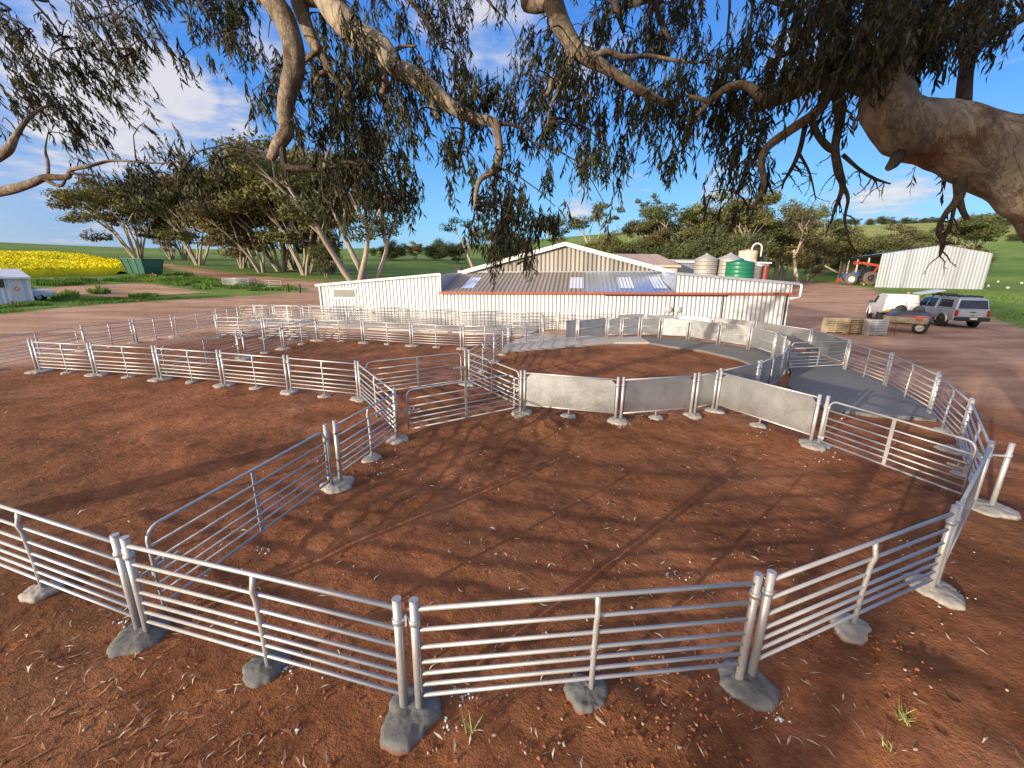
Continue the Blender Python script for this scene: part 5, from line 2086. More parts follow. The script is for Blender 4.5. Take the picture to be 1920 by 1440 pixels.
b5 = px([(1578, 345, 3.2, 10), (1590, 372, 3.2, 6), (1584, 410, 3.2, 5), (1592, 450, 3.15, 4), (1605, 474, 3.15, 2.5)], MAT['bark_dead'])
b6 = px([(1512, 225, 3.35, 9), (1500, 280, 3.35, 8), (1485, 315, 3.35, 7), (1470, 340, 3.35, 5), (1466, 355, 3.35, 3)], MAT['bark_dead'])
b7 = px([(1500, 290, 3.35, 5), (1518, 325, 3.35, 4), (1530, 375, 3.35, 2)], MAT['bark_dead'])
b8 = px([(1580, 290, 3.25, 8), (1612, 318, 3.25, 6), (1640, 335, 3.25, 5), (1670, 345, 3.25, 2.5)], MAT['bark_dead'])
b9 = px([(1800, 335, 3.05, 22), (1797, 372, 3.05, 16), (1772, 402, 3.05, 9), (1760, 432, 3.05, 9), (1768, 455, 3.05, 9), (1762, 480, 3.05, 4)], MAT['bark_dead'])
b10 = px([(1797, 372, 3.05, 14), (1805, 395, 3.05, 10), (1814, 412, 3.05, 8)], MAT['bark_dead'])
b11 = px([(1790, 385, 3.05, 7), (1782, 420, 3.05, 6), (1768, 450, 3.05, 6)], MAT['bark_dead'])
px([(1685, 292, 3.1, 22), (1676, 305, 3.0, 18), (1667, 314, 2.95, 12)], MAT['bark_dead'], reg=False)
for b, n in ((b2, 7), (b3, 10), (b5, 8), (b6, 9), (b7, 5), (b8, 7), (b9, 8), (b11, 3)):
    twigs(gum, b, n, .17, MAT['bark_dead'], .7, .006)
# right background stems behind the big limb
px([(1805, 215, 3.9, 26), (1815, 120, 3.95, 22), (1850, 70, 4.0, 22), (1905, 40, 4.0, 16), (1960, 10, 4.0, 14)], MAT['bark_dead'])
px([(1708, 140, 3.3, 22), (1735, 70, 3.3, 18), (1765, 0, 3.3, 16), (1780, -60, 3.4, 14)], MAT['bark_branch'])
px([(1620, 70, 3.0, 12), (1627, 20, 3.0, 11), (1630, -40, 3.0, 9)], MAT['bark_branch'])
# upper centre branch
up1 = [((3.2, 0, 5.4), .10), ((1.9, 1.6, 6.6), .095)]
c1 = px([(1015, -60, 3.9, 44), (1036, 0, 3.9, 40), (1052, 45, 3.9, 36), (1080, 92, 3.95, 30), (1108, 112, 4.0, 26), (1150, 136, 4.0, 19), (1195, 165, 4.05, 17), (1240, 190, 4.1, 13), (1275, 196, 4.1, 8)], MAT['bark_branch'], pre=up1)
px([(1072, 82, 3.95, 22), (1068, 120, 3.95, 15), (1056, 145, 4.0, 11), (1046, 172, 4.0, 8), (1032, 200, 4.0, 5), (1026, 235, 4.0, 3)], MAT['bark_branch'])
px([(1052, 145, 4.0, 11), (1036, 152, 4.0, 12), (1030, 170, 4.0, 9), (1018, 185, 4.0, 5)], MAT['bark_branch'])
px([(1108, 110, 4.0, 15), (1140, 98, 4.05, 14), (1170, 108, 4.1, 11), (1215, 105, 4.2, 8), (1280, 115, 4.2, 5), (1330, 118, 4.2, 3)], MAT['bark_branch'])
px([(1200, -40, 4.3, 14), (1225, 0, 4.3, 12), (1240, 45, 4.3, 9), (1262, 85, 4.3, 5)], MAT['bark_dead'], pre=[((2.6, .4, 6.0), .06)])
for u, w in ((1366, 5), (1408, 5)):
    q = px([(u - 6, -60, 3.8, w), (u + 2, 0, 3.8, w), (u + random.uniform(-4, 6), 45, 3.8, w * .8), (u - 4, 85, 3.8, w * .5)], MAT['bark_dead'], reg=False)
    twigs(gum, q, 6, .15, MAT['bark_dead'], .8, .005)
# centre-left branches
up2 = [((1.4, .1, 6.8), .11), ((.0, 1.4, 6.6), .10)]
m1 = px([(575, -80, 3.7, 48), (605, -20, 3.7, 48), (632, 22, 3.7, 48), (665, 62, 3.75, 46), (715, 92, 3.8, 44), (738, 124, 3.8, 36), (775, 142, 3.85, 34), (815, 172, 3.9, 30), (848, 202, 3.95, 24), (885, 220, 4.0, 20), (925, 230, 4.0, 19), (932, 248, 4.0, 16), (936, 285, 4.05, 14), (925, 318, 4.1, 13), (900, 338, 4.1, 10), (892, 365, 4.1, 8), (890, 392, 4.1, 5)], MAT['bark_limb'], pre=up2, n=16)
px([(712, 105, 3.8, 20), (720, 138, 3.8, 15), (722, 160, 3.8, 14), (714, 180, 3.8, 9)], MAT['bark_branch'])
px([(718, 128, 3.8, 14), (705, 138, 3.75, 12), (700, 122, 3.75, 6), (690, 115, 3.75, 4)], MAT['bark_branch'])
px([(735, 100, 3.8, 10), (752, 88, 3.85, 7), (782, 86, 3.85, 3)], MAT['bark_branch'])
px([(820, 180, 3.9, 10), (810, 200, 3.9, 9), (824, 222, 3.9, 6)], MAT['bark_branch'])
px([(845, 190, 3.95, 9), (865, 183, 4.0, 7), (885, 190, 4.0, 4)], MAT['bark_branch'])
px([(930, 232, 4.0, 8), (960, 234, 4.05, 6), (985, 245, 4.1, 5), (1000, 268, 4.1, 3)], MAT['bark_dead'])
px([(862, 215, 3.95, 8), (868, 250, 4.0, 7), (862, 285, 4.0, 6), (872, 320, 4.0, 3)], MAT['bark_dead'])
v1 = px([(470, -80, 3.5, 36), (500, -15, 3.5, 38), (532, 32, 3.5, 40), (549, 80, 3.5, 38), (552, 130, 3.55, 36), (540, 175, 3.6, 32), (534, 215, 3.6, 27), (538, 245, 3.6, 26), (522, 272, 3.6, 24), (506, 300, 3.6, 14)], MAT['bark_branch'], pre=[((.2, -.1, 6.9), .09), ((-.8, 1.0, 6.3), .08)], n=16)
v2 = px([(528, 262, 3.6, 14), (531, 295, 3.6, 12), (538, 313, 3.6, 11), (575, 316, 3.6, 10), (612, 318, 3.65, 9), (640, 306, 3.7, 7), (660, 304, 3.7, 5), (678, 312, 3.7, 3)], MAT['bark_dead'])
px([(608, 316, 3.65, 7), (612, 295, 3.65, 6), (622, 270, 3.7, 3)], MAT['bark_branch'])
px([(534, 300, 3.6, 8), (536, 332, 3.6, 3)], MAT['bark_dead'], reg=False)
w1 = px([(548, -80, 3.9, 30), (560, -5, 3.9, 30), (570, 35, 3.9, 25), (588, 80, 3.9, 22), (605, 105, 3.95, 19), (622, 138, 4.0, 15), (642, 165, 4.05, 11), (655, 200, 4.1, 8), (668, 240, 4.2, 6), (690, 275, 4.3, 5)], MAT['bark_branch'], pre=[((.4, .3, 7.0), .07), ((-.4, 1.5, 6.5), .065)])
px([(597, 92, 3.9, 14), (582, 105, 3.9, 11), (572, 116, 3.9, 6)], MAT['bark_branch'])
px([(615, 130, 4.0, 9), (600, 140, 4.0, 8), (588, 158, 4.0, 4)], MAT['bark_branch'])
# left tree
lt = [((-8.6, 3.4, -.1), .30), ((-8.5, 3.3, 1.6), .25), ((-7.9, 3.5, 3.0), .09)]
limb_mesh(smooth_path([(Vector(p), r) for p, r in lt[:2]] + [(Vector((-8.7, 3.2, 4.0)), .2), (Vector((-8.0, 3.0, 6.0)), .14), (Vector((-7, 3.0, 7.4)), .07)], 5), 14, .08).build('trunk', MAT['bark_limb'], gum_l)
pl_ = lambda *a, **k: px_branch(gum_l, *a, **k)
l1 = pl_([(-90, 372, 5.0, 18.7), (0, 360, 4.9, 16.6), (55, 345, 4.8, 14.4), (85, 333, 4.8, 12.2), (125, 332, 4.8, 10.1), (135, 318, 4.8, 7.9), (165, 312, 4.8, 6.5), (205, 302, 4.9, 5.0), (245, 302, 4.9, 3.6), (300, 306, 5.0, 2.9), (345, 300, 5.0, 1.8)], MAT['bark_branch'], pre=lt[2:])
pl_([(85, 336, 4.8, 7.2), (105, 347, 4.8, 6.5), (118, 346, 4.8, 5.0), (124, 330, 4.8, 4.3)], MAT['bark_branch'])
pl_([(90, 332, 4.8, 5.8), (90, 305, 4.85, 5.0), (85, 280, 4.9, 3.6), (90, 250, 4.9, 2.2)], MAT['bark_branch'])
pl_([(135, 325, 4.8, 5.0), (170, 328, 4.8, 3.6), (200, 335, 4.8, 2.9), (220, 350, 4.8, 1.4)], MAT['bark_dead'])
pl_([(-90, 330, 4.9, 20.2), (-30, 305, 4.8, 18.7), (12, 283, 4.7, 15.8), (30, 255, 4.7, 10.1), (48, 228, 4.7, 7.9), (72, 207, 4.8, 5.8), (95, 196, 4.9, 3.6)], MAT['bark_branch'], pre=[((-8.2, 3.2, 3.4), .10)])
pl_([(-60, -20, 4.6, 6.5), (0, 22, 4.6, 4.3), (30, 38, 4.6, 2.9), (55, 55, 4.6, 1.4)], MAT['bark_dead'], pre=[((-7.6, 3.0, 6.3), .06)])
pl_([(20, -50, 4.6, 5.8), (60, 0, 4.6, 4.3), (95, 40, 4.6, 3.6), (130, 90, 4.7, 2.2)], MAT['bark_dead'], pre=[((-7.0, 3.0, 7.3), .05)])
pl_([(180, -60, 4.4, 6.5), (200, 0, 4.4, 4.3), (225, 60, 4.5, 2.9), (250, 110, 4.6, 2.2)], MAT['bark_dead'], pre=[((-6.6, 3.0, 7.4), .04)])
px([(330, -80, 4.4, 10), (365, -10, 4.4, 7), (400, 40, 4.4, 5), (430, 95, 4.5, 3)], MAT['bark_dead'], pre=[((-1.4, .6, 7.4), .07)])
px([(700, -80, 4.8, 14), (760, -10, 4.8, 10), (800, 40, 4.8, 7), (830, 90, 4.8, 4)], MAT['bark_dead'], pre=[((.6, .2, 7.0), .06)])
px([(860, -80, 5.0, 10), (900, -20, 5.0, 7), (930, 20, 5.0, 4)], MAT['bark_dead'], pre=[((.6, .2, 7.0), .06)])
px([(1120, -80, 4.6, 16), (1150, 0, 4.6, 12), (1170, 60, 4.6, 7)], MAT['bark_dead'], pre=[((2.4, -.2, 6.2), .07)])
px([(1480, -60, 3.6, 12), (1500, 20, 3.6, 9), (1490, 80, 3.6, 6), (1440, 130, 3.6, 4)], MAT['bark_dead'], pre=[((3.2, .2, 5.2), .06)])
# a few bark shreds caught in the fork
mb = MB()
for k in range(14):
    p = at_depth(random.uniform(1500, 1690), random.uniform(95, 190), random.uniform(2.95, 3.15))
    L, w = random.uniform(.06, .2), random.uniform(.005, .013)
    d = Vector((random.gauss(0, .4), random.gauss(0, .2), -1)).normalized()
    s = Vector((random.gauss(0, 1), random.gauss(0, .6), .1)).normalized() * w
    m = p + d * L * .5 + s * random.uniform(-1.5, 1.5)
    e = p + d * L
    mb.add([p - s, p + s, m + s, m - s, e + s * .3, e - s * .3], [(0, 1, 2, 3), (3, 2, 4, 5)])
mb.build('loose_bark', MAT['bark'], gum)

# ------------------------------------------------------------------ hanging foliage
DENS = '''
224845547777 123156657634 401477887111 789999988775
534855443788 133356578741 233678888103 799999988765
742755554176 335565467720 366677876235 899999988742
866767625143 346676367731 677666645577 788889987522
888766313132 558887767865 787776577897 655550000001
878753410003 658898877866 888756779988 635520000011
355850000001 457998866656 586676777678 422210000000
123741333300 124899536765 554755577367 311110000000
010246777600 001799622267 244666153067 100000220000
001137755100 000689854168 560364030154 000000320000
000001620000 000135873079 860051000251 000000000000
000000000000 000001440079 760010000000 000000000000
000000000000 000000000028 710000000000 000000000000
'''.split('\n')[1:-1]
DENS = [r.replace(' ', '') for r in DENS]
BRA = np.array([(b[0], b[1], b[2]) for b in BR])
UPX = Vector((0, 0, 1))
leafA = {gum.name: [[], [], [], [], []], gum_l.name: [[], [], [], [], []]}
broadA = [[], [], [], [], []]
twA = {gum.name: MB(), gum_l.name: MB()}
bag_of = {}


def leaf(store, p, d, L, w, tint):
    """a bent blade: two four-cornered faces"""
    s = d.cross(Vector((random.gauss(0, 1), random.gauss(0, 1), random.gauss(0, 1))))
    if s.length < 1e-4:
        return
    s.normalize()
    bend = d.cross(s) * L * random.uniform(-.18, .18)
    m = p + d * L * .45 + bend
    e = p + d * L
    a0, a1 = p - s * w * .10, p + s * w * .10
    m0, m1 = m - s * w * .5, m + s * w * .5
    e0, e1 = e - s * w * .06, e + s * w * .06
    for A, B, C, D in ((a0, a1, m1, m0), (m0, m1, e1, e0)):
        store[0].append(A[:])
        store[1].append(B[:])
        store[2].append(C[:])
        store[3].append(D[:])
        store[4].append(tint)


def spray(store, tw, p, L, nleaf, lean, ls, lw, tint0):
    """one hanging shoot with leaves along it"""
    d = Vector((random.gauss(lean[0], .28), random.gauss(lean[1], .28), random.gauss(-.75, .3))).normalized()
    pts = [p.copy()]
    q = p.copy()
    for k in range(4):
        d = (d + Vector((random.gauss(lean[0] * .2, .12), random.gauss(lean[1] * .2, .12), -.30))).normalized()
        q = q + d * L / 4
        pts.append(q.copy())
    tw.tube(pts, [.0035, .003, .0026, .002, .0014], 3, cap=False)
    for k in range(nleaf):
        t = (k + random.random()) / nleaf
        f = t * 4
        i = min(int(f), 3)
        b = pts[i].lerp(pts[i + 1], f - i)
        dd = Vector((random.gauss(lean[0], .42), random.gauss(lean[1], .42), -1 + random.gauss(0, .30))).normalized()
        leaf(store, b, dd, ls * random.uniform(.65, 1.25), lw * random.uniform(.75, 1.25), min(1, max(0, tint0 + random.gauss(0, .2))))


for ri, row in enumerate(DENS):
    for ci, ch in enumerate(row):
        w = int(ch)
        if not w:
            continue
        n = 3.0 * (w / 9) ** 1.75
        n = int(n) + (random.random() < n - int(n))
        for _ in range(n):
            u, v = ci * 40 + random.uniform(-2, 42), ri * 40 + random.uniform(-52, -4)
            dist = np.hypot(BRA[:, 0] - u, (BRA[:, 1] - v) * 1.15 + 12)
            near_i = np.argsort(dist)[:6]
            bi = int(random.choice(list(near_i[:3])))
            left = u < 340
            cand = [i for i in np.argsort(dist)[:200] if (BR[i][3] == gum_l.name) == left]
            if cand:
                bi = int(cand[min(int(random.expovariate(.7)), len(cand) - 1)])
            bd, tree = BRA[bi, 2], BR[bi][3]
            depth = bd + (abs(random.gauss(.12, .34)) + .06 if random.random() < .86 else -random.uniform(.1, .4))
            depth = max(2.6, depth)
            c = at_depth(u, v, depth)
            bp = BR[bi][4]
            lean = (.42, .1) if u < 330 else ((.12, 0) if u < 900 else (-.04, 0))
            tint0 = min(.9, max(.05, random.gauss(.38, .2)))
            gap = (c - bp).length
            tw = twA[tree]
            if gap < 1.5:
                mid = (c + bp) / 2 + Vector((random.gauss(0, .04), random.gauss(0, .04), .10 * gap))
                sp_ = [bp, bp.lerp(mid, .5) + Vector((0, 0, .03 * gap)), mid, mid.lerp(c, .5) + Vector((0, 0, .02)), c]
                tw.tube(sp_, [.009, .007, .0055, .0045, .0035], 4, cap=False)
            broad = u > 1440 and v < 170
            if broad and random.random() < .75:
                depth = bd - random.uniform(.05, .45)
                c = at_depth(u, v, depth)
            for k in range(random.randint(5, 9) if w > 4 else random.randint(3, 5)):
                p = c + Vector((random.gauss(0, .055), random.gauss(0, .08), random.gauss(.0, .06)))
                if broad and random.random() < .5:
                    spray(broadA, tw, p - FWD * .2, random.uniform(.10, .22), random.randint(5, 9), lean, .075, .020, tint0 + .1)
                else:
                    spray(leafA[tree], tw, p, random.uniform(.12, .27), random.randint(8, 13), lean, .088, .0175, tint0)
# foliage above the frame and behind the viewer: the rest of the crown
for _ in range(520):
    s = random.random()
    p, r = random.choice(smooth_path(stem, 5)[8:])
    c = p + Vector((random.gauss(-.8, 1.6), random.gauss(-.9, 1.0), random.gauss(.5, .6)))
    for _k in range(4):
        q = c + Vector((random.gauss(0, .25), random.gauss(0, .25), random.gauss(0, .15)))
        if (q - CAM).dot(FWD) < .2 or proj(q)[1] < -420:
            if (q - CAM).length > 2.4:
                spray(leafA[gum.name], twA[gum.name], q, random.uniform(.3, .6), 10, (0, 0), .14, .03, .4)


def store_obj(name, st, mat, parent):
    me_ = quad_mesh(name, *[np.array(x, np.float32) for x in st[:4]], st[4], mat)
    o = bpy.data.objects.new(name, me_)
    COL.objects.link(o)
    o.parent = parent
    return o


store_obj('foliage', leafA[gum.name], MAT['leaf_near'], gum)
store_obj('broad_foliage', broadA, MAT['leaf_broad'], gum)
store_obj('foliage', leafA[gum_l.name], MAT['leaf_near'], gum_l)
twA[gum.name].build('twigs', MAT['bark_dead'], gum)['kind'] = 'stuff'
twA[gum_l.name].build('twigs', MAT['bark_dead'], gum_l)['kind'] = 'stuff'
rel(gum, None)
rel(gum_l, None)
print('near leaves', len(leafA[gum.name][0]) // 2, len(broadA[0]) // 2, len(leafA[gum_l.name][0]) // 2)


# ------------------------------------------------------------------ trees of the background (height one, scaled when placed)
def tree_meshes(seed, stems=3, spread=.35, lean=(0, 0), fork=.42, clump=.10, n_leaf=230, flat=.55, leaf_s=.020, droop=0.0, low=0.0, trunk_r=.016, tips=3):
    rs = random.Random(seed)
    nr = np.random.default_rng(seed)
    mb = MB()
    ends = []

    def grow(p, d, L, r, lvl):
        n = 4
        pts, rr = [p.copy()], [r]
        for k in range(n):
            d = (d + Vector((rs.gauss(0, .10), rs.gauss(0, .10), .05 if lvl < 2 else -.02))).normalized()
            p = p + d * L / n
            pts.append(p.copy())
            rr.append(r * (1 - .42 * (k + 1) / n))
        mb.tube(pts, rr, 7 if lvl < 2 else 5, cap=False)
        if lvl >= 2:
            ends.append((p, lvl))
            return
        for _ in range(rs.randint(2, tips)):
            a = rs.uniform(0, 6.28)
            k = spread * rs.uniform(.7, 1.5)
            dd = (d + Vector((math.cos(a) * k + lean[0] * .3, math.sin(a) * k + lean[1] * .3, rs.uniform(-.05, .25)))).normalized()
            grow(p - d * L * rs.uniform(0, .18), dd, L * rs.uniform(.55, .85), rr[-1] * .8, lvl + 1)
            if low and rs.random() < low:
                ends.append((p + Vector((rs.gauss(0, .08), rs.gauss(0, .08), -.08)), 1))

    for s in range(stems):
        a = 6.28 * s / stems + rs.uniform(-.5, .5)
        k = spread * rs.uniform(.3, 1.0) * (stems > 1)
        d = Vector((math.cos(a) * k + lean[0], math.sin(a) * k + lean[1], 1)).normalized()
        grow(Vector((math.cos(a) * .02 * (stems > 1), math.sin(a) * .02 * (stems > 1), -.03)), d, fork * rs.uniform(.8, 1.15), trunk_r * rs.uniform(.7, 1.2), 0)
    top = max(p.z for p, l in ends) + clump * flat
    k = 1 / top
    mb.v = [(a * k, b * k, c * k) for a, b, c in mb.v]
    Cs, tint, Ns = [], [], []
    for p, l in ends:
        r = clump * rs.uniform(.6, 1.35)
        m = int(n_leaf * (r / clump) ** 2)
        v = nr.normal(0, 1, (m, 3))
        v /= np.linalg.norm(v, axis=1)[:, None]
        nn = v.copy()
        v *= (nr.uniform(.1, 1, m) ** .35)[:, None]
        Ns.append(nn * np.array([1, 1, 1.3]))
        v[:, 2] = np.where(v[:, 2] < 0, v[:, 2] * .55, v[:, 2])
        wob = 1 + .35 * np.sin(v[:, :1] * 5 + rs.uniform(0, 6)) * np.cos(v[:, 1:2] * 4 + rs.uniform(0, 6))
        q = np.array(p) + v * wob * r * np.array([1, 1, flat])
        q[:, 2] -= droop * r * np.abs(nr.normal(0, 1, m))
        Cs.append(q * k)
        tint.append(np.clip(rs.uniform(.2, .75) + nr.normal(0, .16, m), 0, 1))
    Cs = np.concatenate(Cs)
    tint = np.concatenate(tint)
    m = len(Cs)
    nn = np.concatenate(Ns) * .9 + nr.normal(0, .62, (m, 3))
    nn /= np.linalg.norm(nn, axis=1)[:, None] + 1e-9
    a = np.cross(nn, nr.normal(0, 1, (m, 3)))
    a /= np.linalg.norm(a, axis=1)[:, None] + 1e-9
    b = np.cross(nn, a)
    L = leaf_s * nr.uniform(.6, 1.4, m)[:, None]
    a, b = a * L, b * L * .5
    crown = (Cs - a, Cs + b, Cs + a, Cs - b, tint)
    return mb, crown


VAR = {}


def variant(key, leafm, barkm='bark_far', **kw):
    mb, cr = tree_meshes(**kw)
    tm_ = mb.mesh('trunk', MAT[barkm])
    tm_.polygons.foreach_set('use_smooth', [True] * len(tm_.polygons))
    VAR[key] = (tm_, quad_mesh('crown', *[x.astype(np.float32) for x in cr[:4]], cr[4], MAT[leafm]))


variant('fan_a', 'leaf_far_c', seed=3, stems=9, spread=.48, lean=(-.13, 0), fork=.48, clump=.100, n_leaf=235, leaf_s=.0130, flat=.74, trunk_r=.014, low=.25, tips=4)
variant('fan_b', 'leaf_far_a', seed=8, stems=7, spread=.46, lean=(-.10, .05), fork=.48, clump=.104, n_leaf=235, leaf_s=.0130, flat=.74, trunk_r=.015, low=.25, tips=4)
variant('fan_c', 'leaf_far_c', seed=15, stems=6, spread=.5, lean=(-.14, 0), fork=.46, clump=.108, n_leaf=240, leaf_s=.0130, flat=.72, trunk_r=.017, low=.25, tips=4)
variant('tall_a', 'leaf_far_a', seed=21, stems=2, spread=.52, lean=(-.14, 0), fork=.46, clump=.10, n_leaf=250, leaf_s=.0120, flat=.8, trunk_r=.024, low=.2, tips=4)
variant('tall_b', 'leaf_far_b', seed=26, stems=2, spread=.55, lean=(.06, 0), fork=.46, clump=.10, n_leaf=250, leaf_s=.0120, flat=.8, trunk_r=.024, low=.2, tips=4)
variant('bushy_a', 'leaf_far_a', seed=31, stems=5, spread=.75, fork=.30, clump=.125, n_leaf=360, leaf_s=.0145, flat=.72, low=.3, droop=.08, tips=4)
variant('bushy_b', 'leaf_far_b', seed=37, stems=5, spread=.85, fork=.26, clump=.13, n_leaf=360, leaf_s=.015, flat=.75, low=.5, droop=.1, tips=4)
variant('bushy_c', 'leaf_far_c', seed=44, stems=5, spread=.72, fork=.33, clump=.105, n_leaf=300, leaf_s=.0135, flat=.7, low=.25, tips=4)
variant('thin', 'leaf_far_b', seed=51, stems=3, spread=.4, fork=.5, clump=.075, n_leaf=120, leaf_s=.013, flat=.5, trunk_r=.010, tips=2)
variant('white', 'leaf_far_c', seed=62, stems=1, spread=.62, fork=.36, clump=.12, n_leaf=200, leaf_s=.014, flat=.66, trunk_r=.027, tips=4, low=.3)


def place_tree(key, u, y, vtop, label, name='gum_tree', rz=None, wide=1.0, group=None, cat='tree'):
    q = base_at(u, y)
    h = height_for(q, vtop) - q.z
    o = thing(name, label, cat, (q.x, q.y, q.z), random.uniform(-.6, .6) if rz is None else rz, group)
    o.scale = (h * wide, h * wide, h)
    tm_, cm = VAR[key]
    add_part('trunk', tm_, o)
    add_part('crown', cm, o)
    return o


T_ = [('fan_a', 262, 98, 324, 'many-stemmed gum leaning left behind the green bin', 1.15), ('fan_c', 322, 104, 377, 'smaller gum between the green bin and the next fan-shaped gum', 1.0),
      ('fan_b', 374, 92, 312, 'fan-shaped pale-stemmed gum standing alone right of the green bin', 1.15), ('fan_c', 492, 82, 300, 'leftmost gum of the dense clump left of the white shed', 1.1),
      ('fan_a', 530, 86, 272, 'gum with many thin pale stems in the middle of the dense left clump', 1.05), ('fan_b', 574, 80, 282, 'gum at the right of the dense left clump, stems spreading to the left', 1.1),
      ('bushy_a', 612, 76, 440, 'small bushy young gum at the foot of the left clump', .8), ('tall_a', 668, 72, 245, 'tall gum with a thick pale leaning trunk behind the white shed', 1.05),
      ('tall_b', 698, 74, 290, 'tall twin-trunked gum just right of the thick leaning gum', 1.0), ('bushy_b', 735, 140, 448, 'round paddock tree far behind, left of the shed roof', 1.0),
      ('bushy_c', 778, 150, 452, 'round bronze paddock tree far behind the shed roof corner', 1.1), ('bushy_b', 822, 145, 445, 'dark paddock tree far behind the black tank stand', 1.0), ('bushy_a', 700, 160, 462, 'low paddock tree seen between the two tall gum trunks', 1.0),
      ('bushy_a', 858, 135, 450, 'dense paddock tree right of the black tank stand', 1.1), ('tall_b', 905, 80, 395, 'dark-trunked gum rising behind the left slope of the shed gable', 1.1), ('bushy_c', 955, 84, 430, 'bronze gum just behind the left of the shed gable', .9),
      ('tall_a', 1092, 92, 380, 'gum standing behind the right slope of the shed gable', 1.0), ('thin', 1160, 100, 383, 'thin wispy gum against the sky right of the shed gable', .8), ('bushy_b', 1185, 88, 446, 'dark low tree behind the tan-roofed building', 1.1),
      ('fan_c', 1235, 92, 403, 'bronze rounded gum behind the tan-roofed building', 1.0), ('thin', 1228, 112, 366, 'sparse top-heavy gum poking above the bronze crowns', .6), ('tall_a', 1290, 94, 358, 'broad gum behind the first silo', 1.0), ('fan_b', 1352, 92, 362, 'tallest broad gum of the right belt, behind the silos', 1.05),
      ('bushy_b', 1320, 82, 418, 'dark lower tree directly behind the two silos', 1.1), ('tall_b', 1418, 90, 375, 'dark green dense tree right of the rusty feed bin', 1.1), ('bushy_c', 1452, 100, 380, 'gum in the right belt left of the white-trunked gum', .9), ('white', 1496, 86, 370, 'white-trunked gum with spreading bare limbs beside the red track', 1.0),
      ('tall_b', 1540, 128, 382, 'dark gum behind the end of the machinery shed', 1.0), ('bushy_a', 1578, 128, 418, 'low spreading gum behind the machinery shed roof', 1.1), ('bushy_b', 1612, 128, 442, 'small dark gum above the machinery shed roof', 1.2), ('bushy_c', 1668, 128, 418, 'flat-topped small gum above the roof ridge of the machinery shed', 1.3),
      ('fan_b', 1800, 128, 396, 'spreading gum behind the right end of the machinery shed', 1.5), ('bushy_a', 1842, 128, 470, 'low gum at the back right corner of the machinery shed', 1.0), ('tall_a', 1265, 105, 390, 'bronze gum crown between the tan roof and the silos', 1.0), ('bushy_a', 1130, 86, 423, 'olive low tree at the foot of the shed gable', 1.0),
      ('tall_a', 1480, 120, 395, 'dark tree deep in the right belt behind the white gum', 1.2),
      ('fan_b', 455, 90, 304, 'gum filling the left edge of the dense left clump', .9), ('fan_a', 552, 92, 280, 'taller gum at the back of the dense left clump', .95), ('fan_c', 622, 84, 287, 'gum between the dense left clump and the thick leaning gum', .95),
      ('fan_b', 345, 106, 344, 'gum at the back between the two left fan-shaped gums', .9), ('bushy_c', 470, 92, 425, 'low bushy gum among the stems of the dense left clump', .8), ('bushy_a', 592, 90, 430, 'low olive bush behind the stems of the dense left clump', .8),
      ('bushy_a', 1375, 84, 432, 'low olive tree just left of the rusty feed bin', .9), ('bushy_c', 1515, 104, 448, 'low bronze bush right of the white-trunked gum', .9), ('fan_c', 1430, 108, 398, 'pale-stemmed gum deep in the right belt', .9)]
for key, u, y, vt, lab, wide in T_:
    place_tree(key, u, y, vt, lab, wide=wide)
for u, v, s, lab in ((985, 0, 0, ''),):
    pass
crest = [(1572, 442), (1600, 441), (1632, 440), (1655, 439), (1668, 440), (1700, 438), (1716, 438), (1735, 438), (1748, 437), (1875, 434), (1888, 436), (1905, 436), (1925, 437)]
for u, v in crest:
    y = 500 + random.uniform(-15, 15)
    q = base_at(u, y * .82)
    h = random.uniform(5, 8)
    o = thing('crest_tree', 'tiny dark tree on the skyline of the far green hill', 'tree', (q.x, q.y, q.z), random.uniform(0, 6), 'tiny trees on the far hill crest')
    o.scale = (h * 1.3, h * 1.3, h)
    add_part('crown', VAR['bushy_b'][1], o)
for u, y, h, lab in ((1868, 260, 6, 'lone dark shrub on the right hillside'), (1905, 200, 4, 'pair-like low shrub on the right hillside near the frame edge')):
    q = base_at(u, y)
    o = thing('shrub', lab, 'shrub', (q.x, q.y, q.z), 0)
    o.scale = (h * 1.4, h * 1.4, h)
    add_part('crown', VAR['bushy_b'][1], o)

# neighbouring trees behind the viewer that throw the long evening shade over the right of the yards
variant('shade', 'leaf_far_a', seed=71, stems=2, spread=.5, fork=.62, clump=.15, n_leaf=150, leaf_s=.019, flat=.75, trunk_r=.020)
for s_, t_, h, key, lab in ((-1.5, 30, 16.5, 'shade', 'tall gum behind the viewer whose high crown shades the hanging branches'), (-9.5, 33, 14, 'tall_a', 'gum behind the viewer shading the right-hand fence'), (-17, 36, 14, 'bushy_a', 'gum behind the viewer shading the track beside the utes')):
    x, y = -.735 * t_ - .678 * s_, -.678 * t_ + .735 * s_
    o = thing('gum_tree', lab, 'tree', (x, y, 0), random.uniform(0, 6))
    o.scale = (h, h, h)
    add_part('trunk', VAR[key][0], o)
    add_part('crown', VAR[key][1], o)
# ------------------------------------------------------------------ light
SUN_EL = R(9.5)
SX, SY = -.735, -.678          # towards the sun
w = bpy.data.worlds.new('World')
S.world = w
w.use_nodes = True
nt = w.node_tree
nt.nodes.clear()
N = nt.nodes.new
Lk = nt.links.new
out = N('ShaderNodeOutputWorld')
bg = N('ShaderNodeBackground')
Lk(bg.outputs[0], out.inputs[0])
bg.inputs[1].default_value = .15
sky = N('ShaderNodeTexSky')
sky.sky_type = 'NISHITA'
sky.sun_disc = False
sky.sun_elevation = SUN_EL
sky.sun_rotation = math.atan2(SX, SY)
sky.air_density, sky.dust_density, sky.ozone_density = 1.0, .3, 3.5
tc = N('ShaderNodeTexCoord')
sep = N('ShaderNodeSeparateXYZ')
Lk(tc.outputs['Generated'], sep.inputs[0])


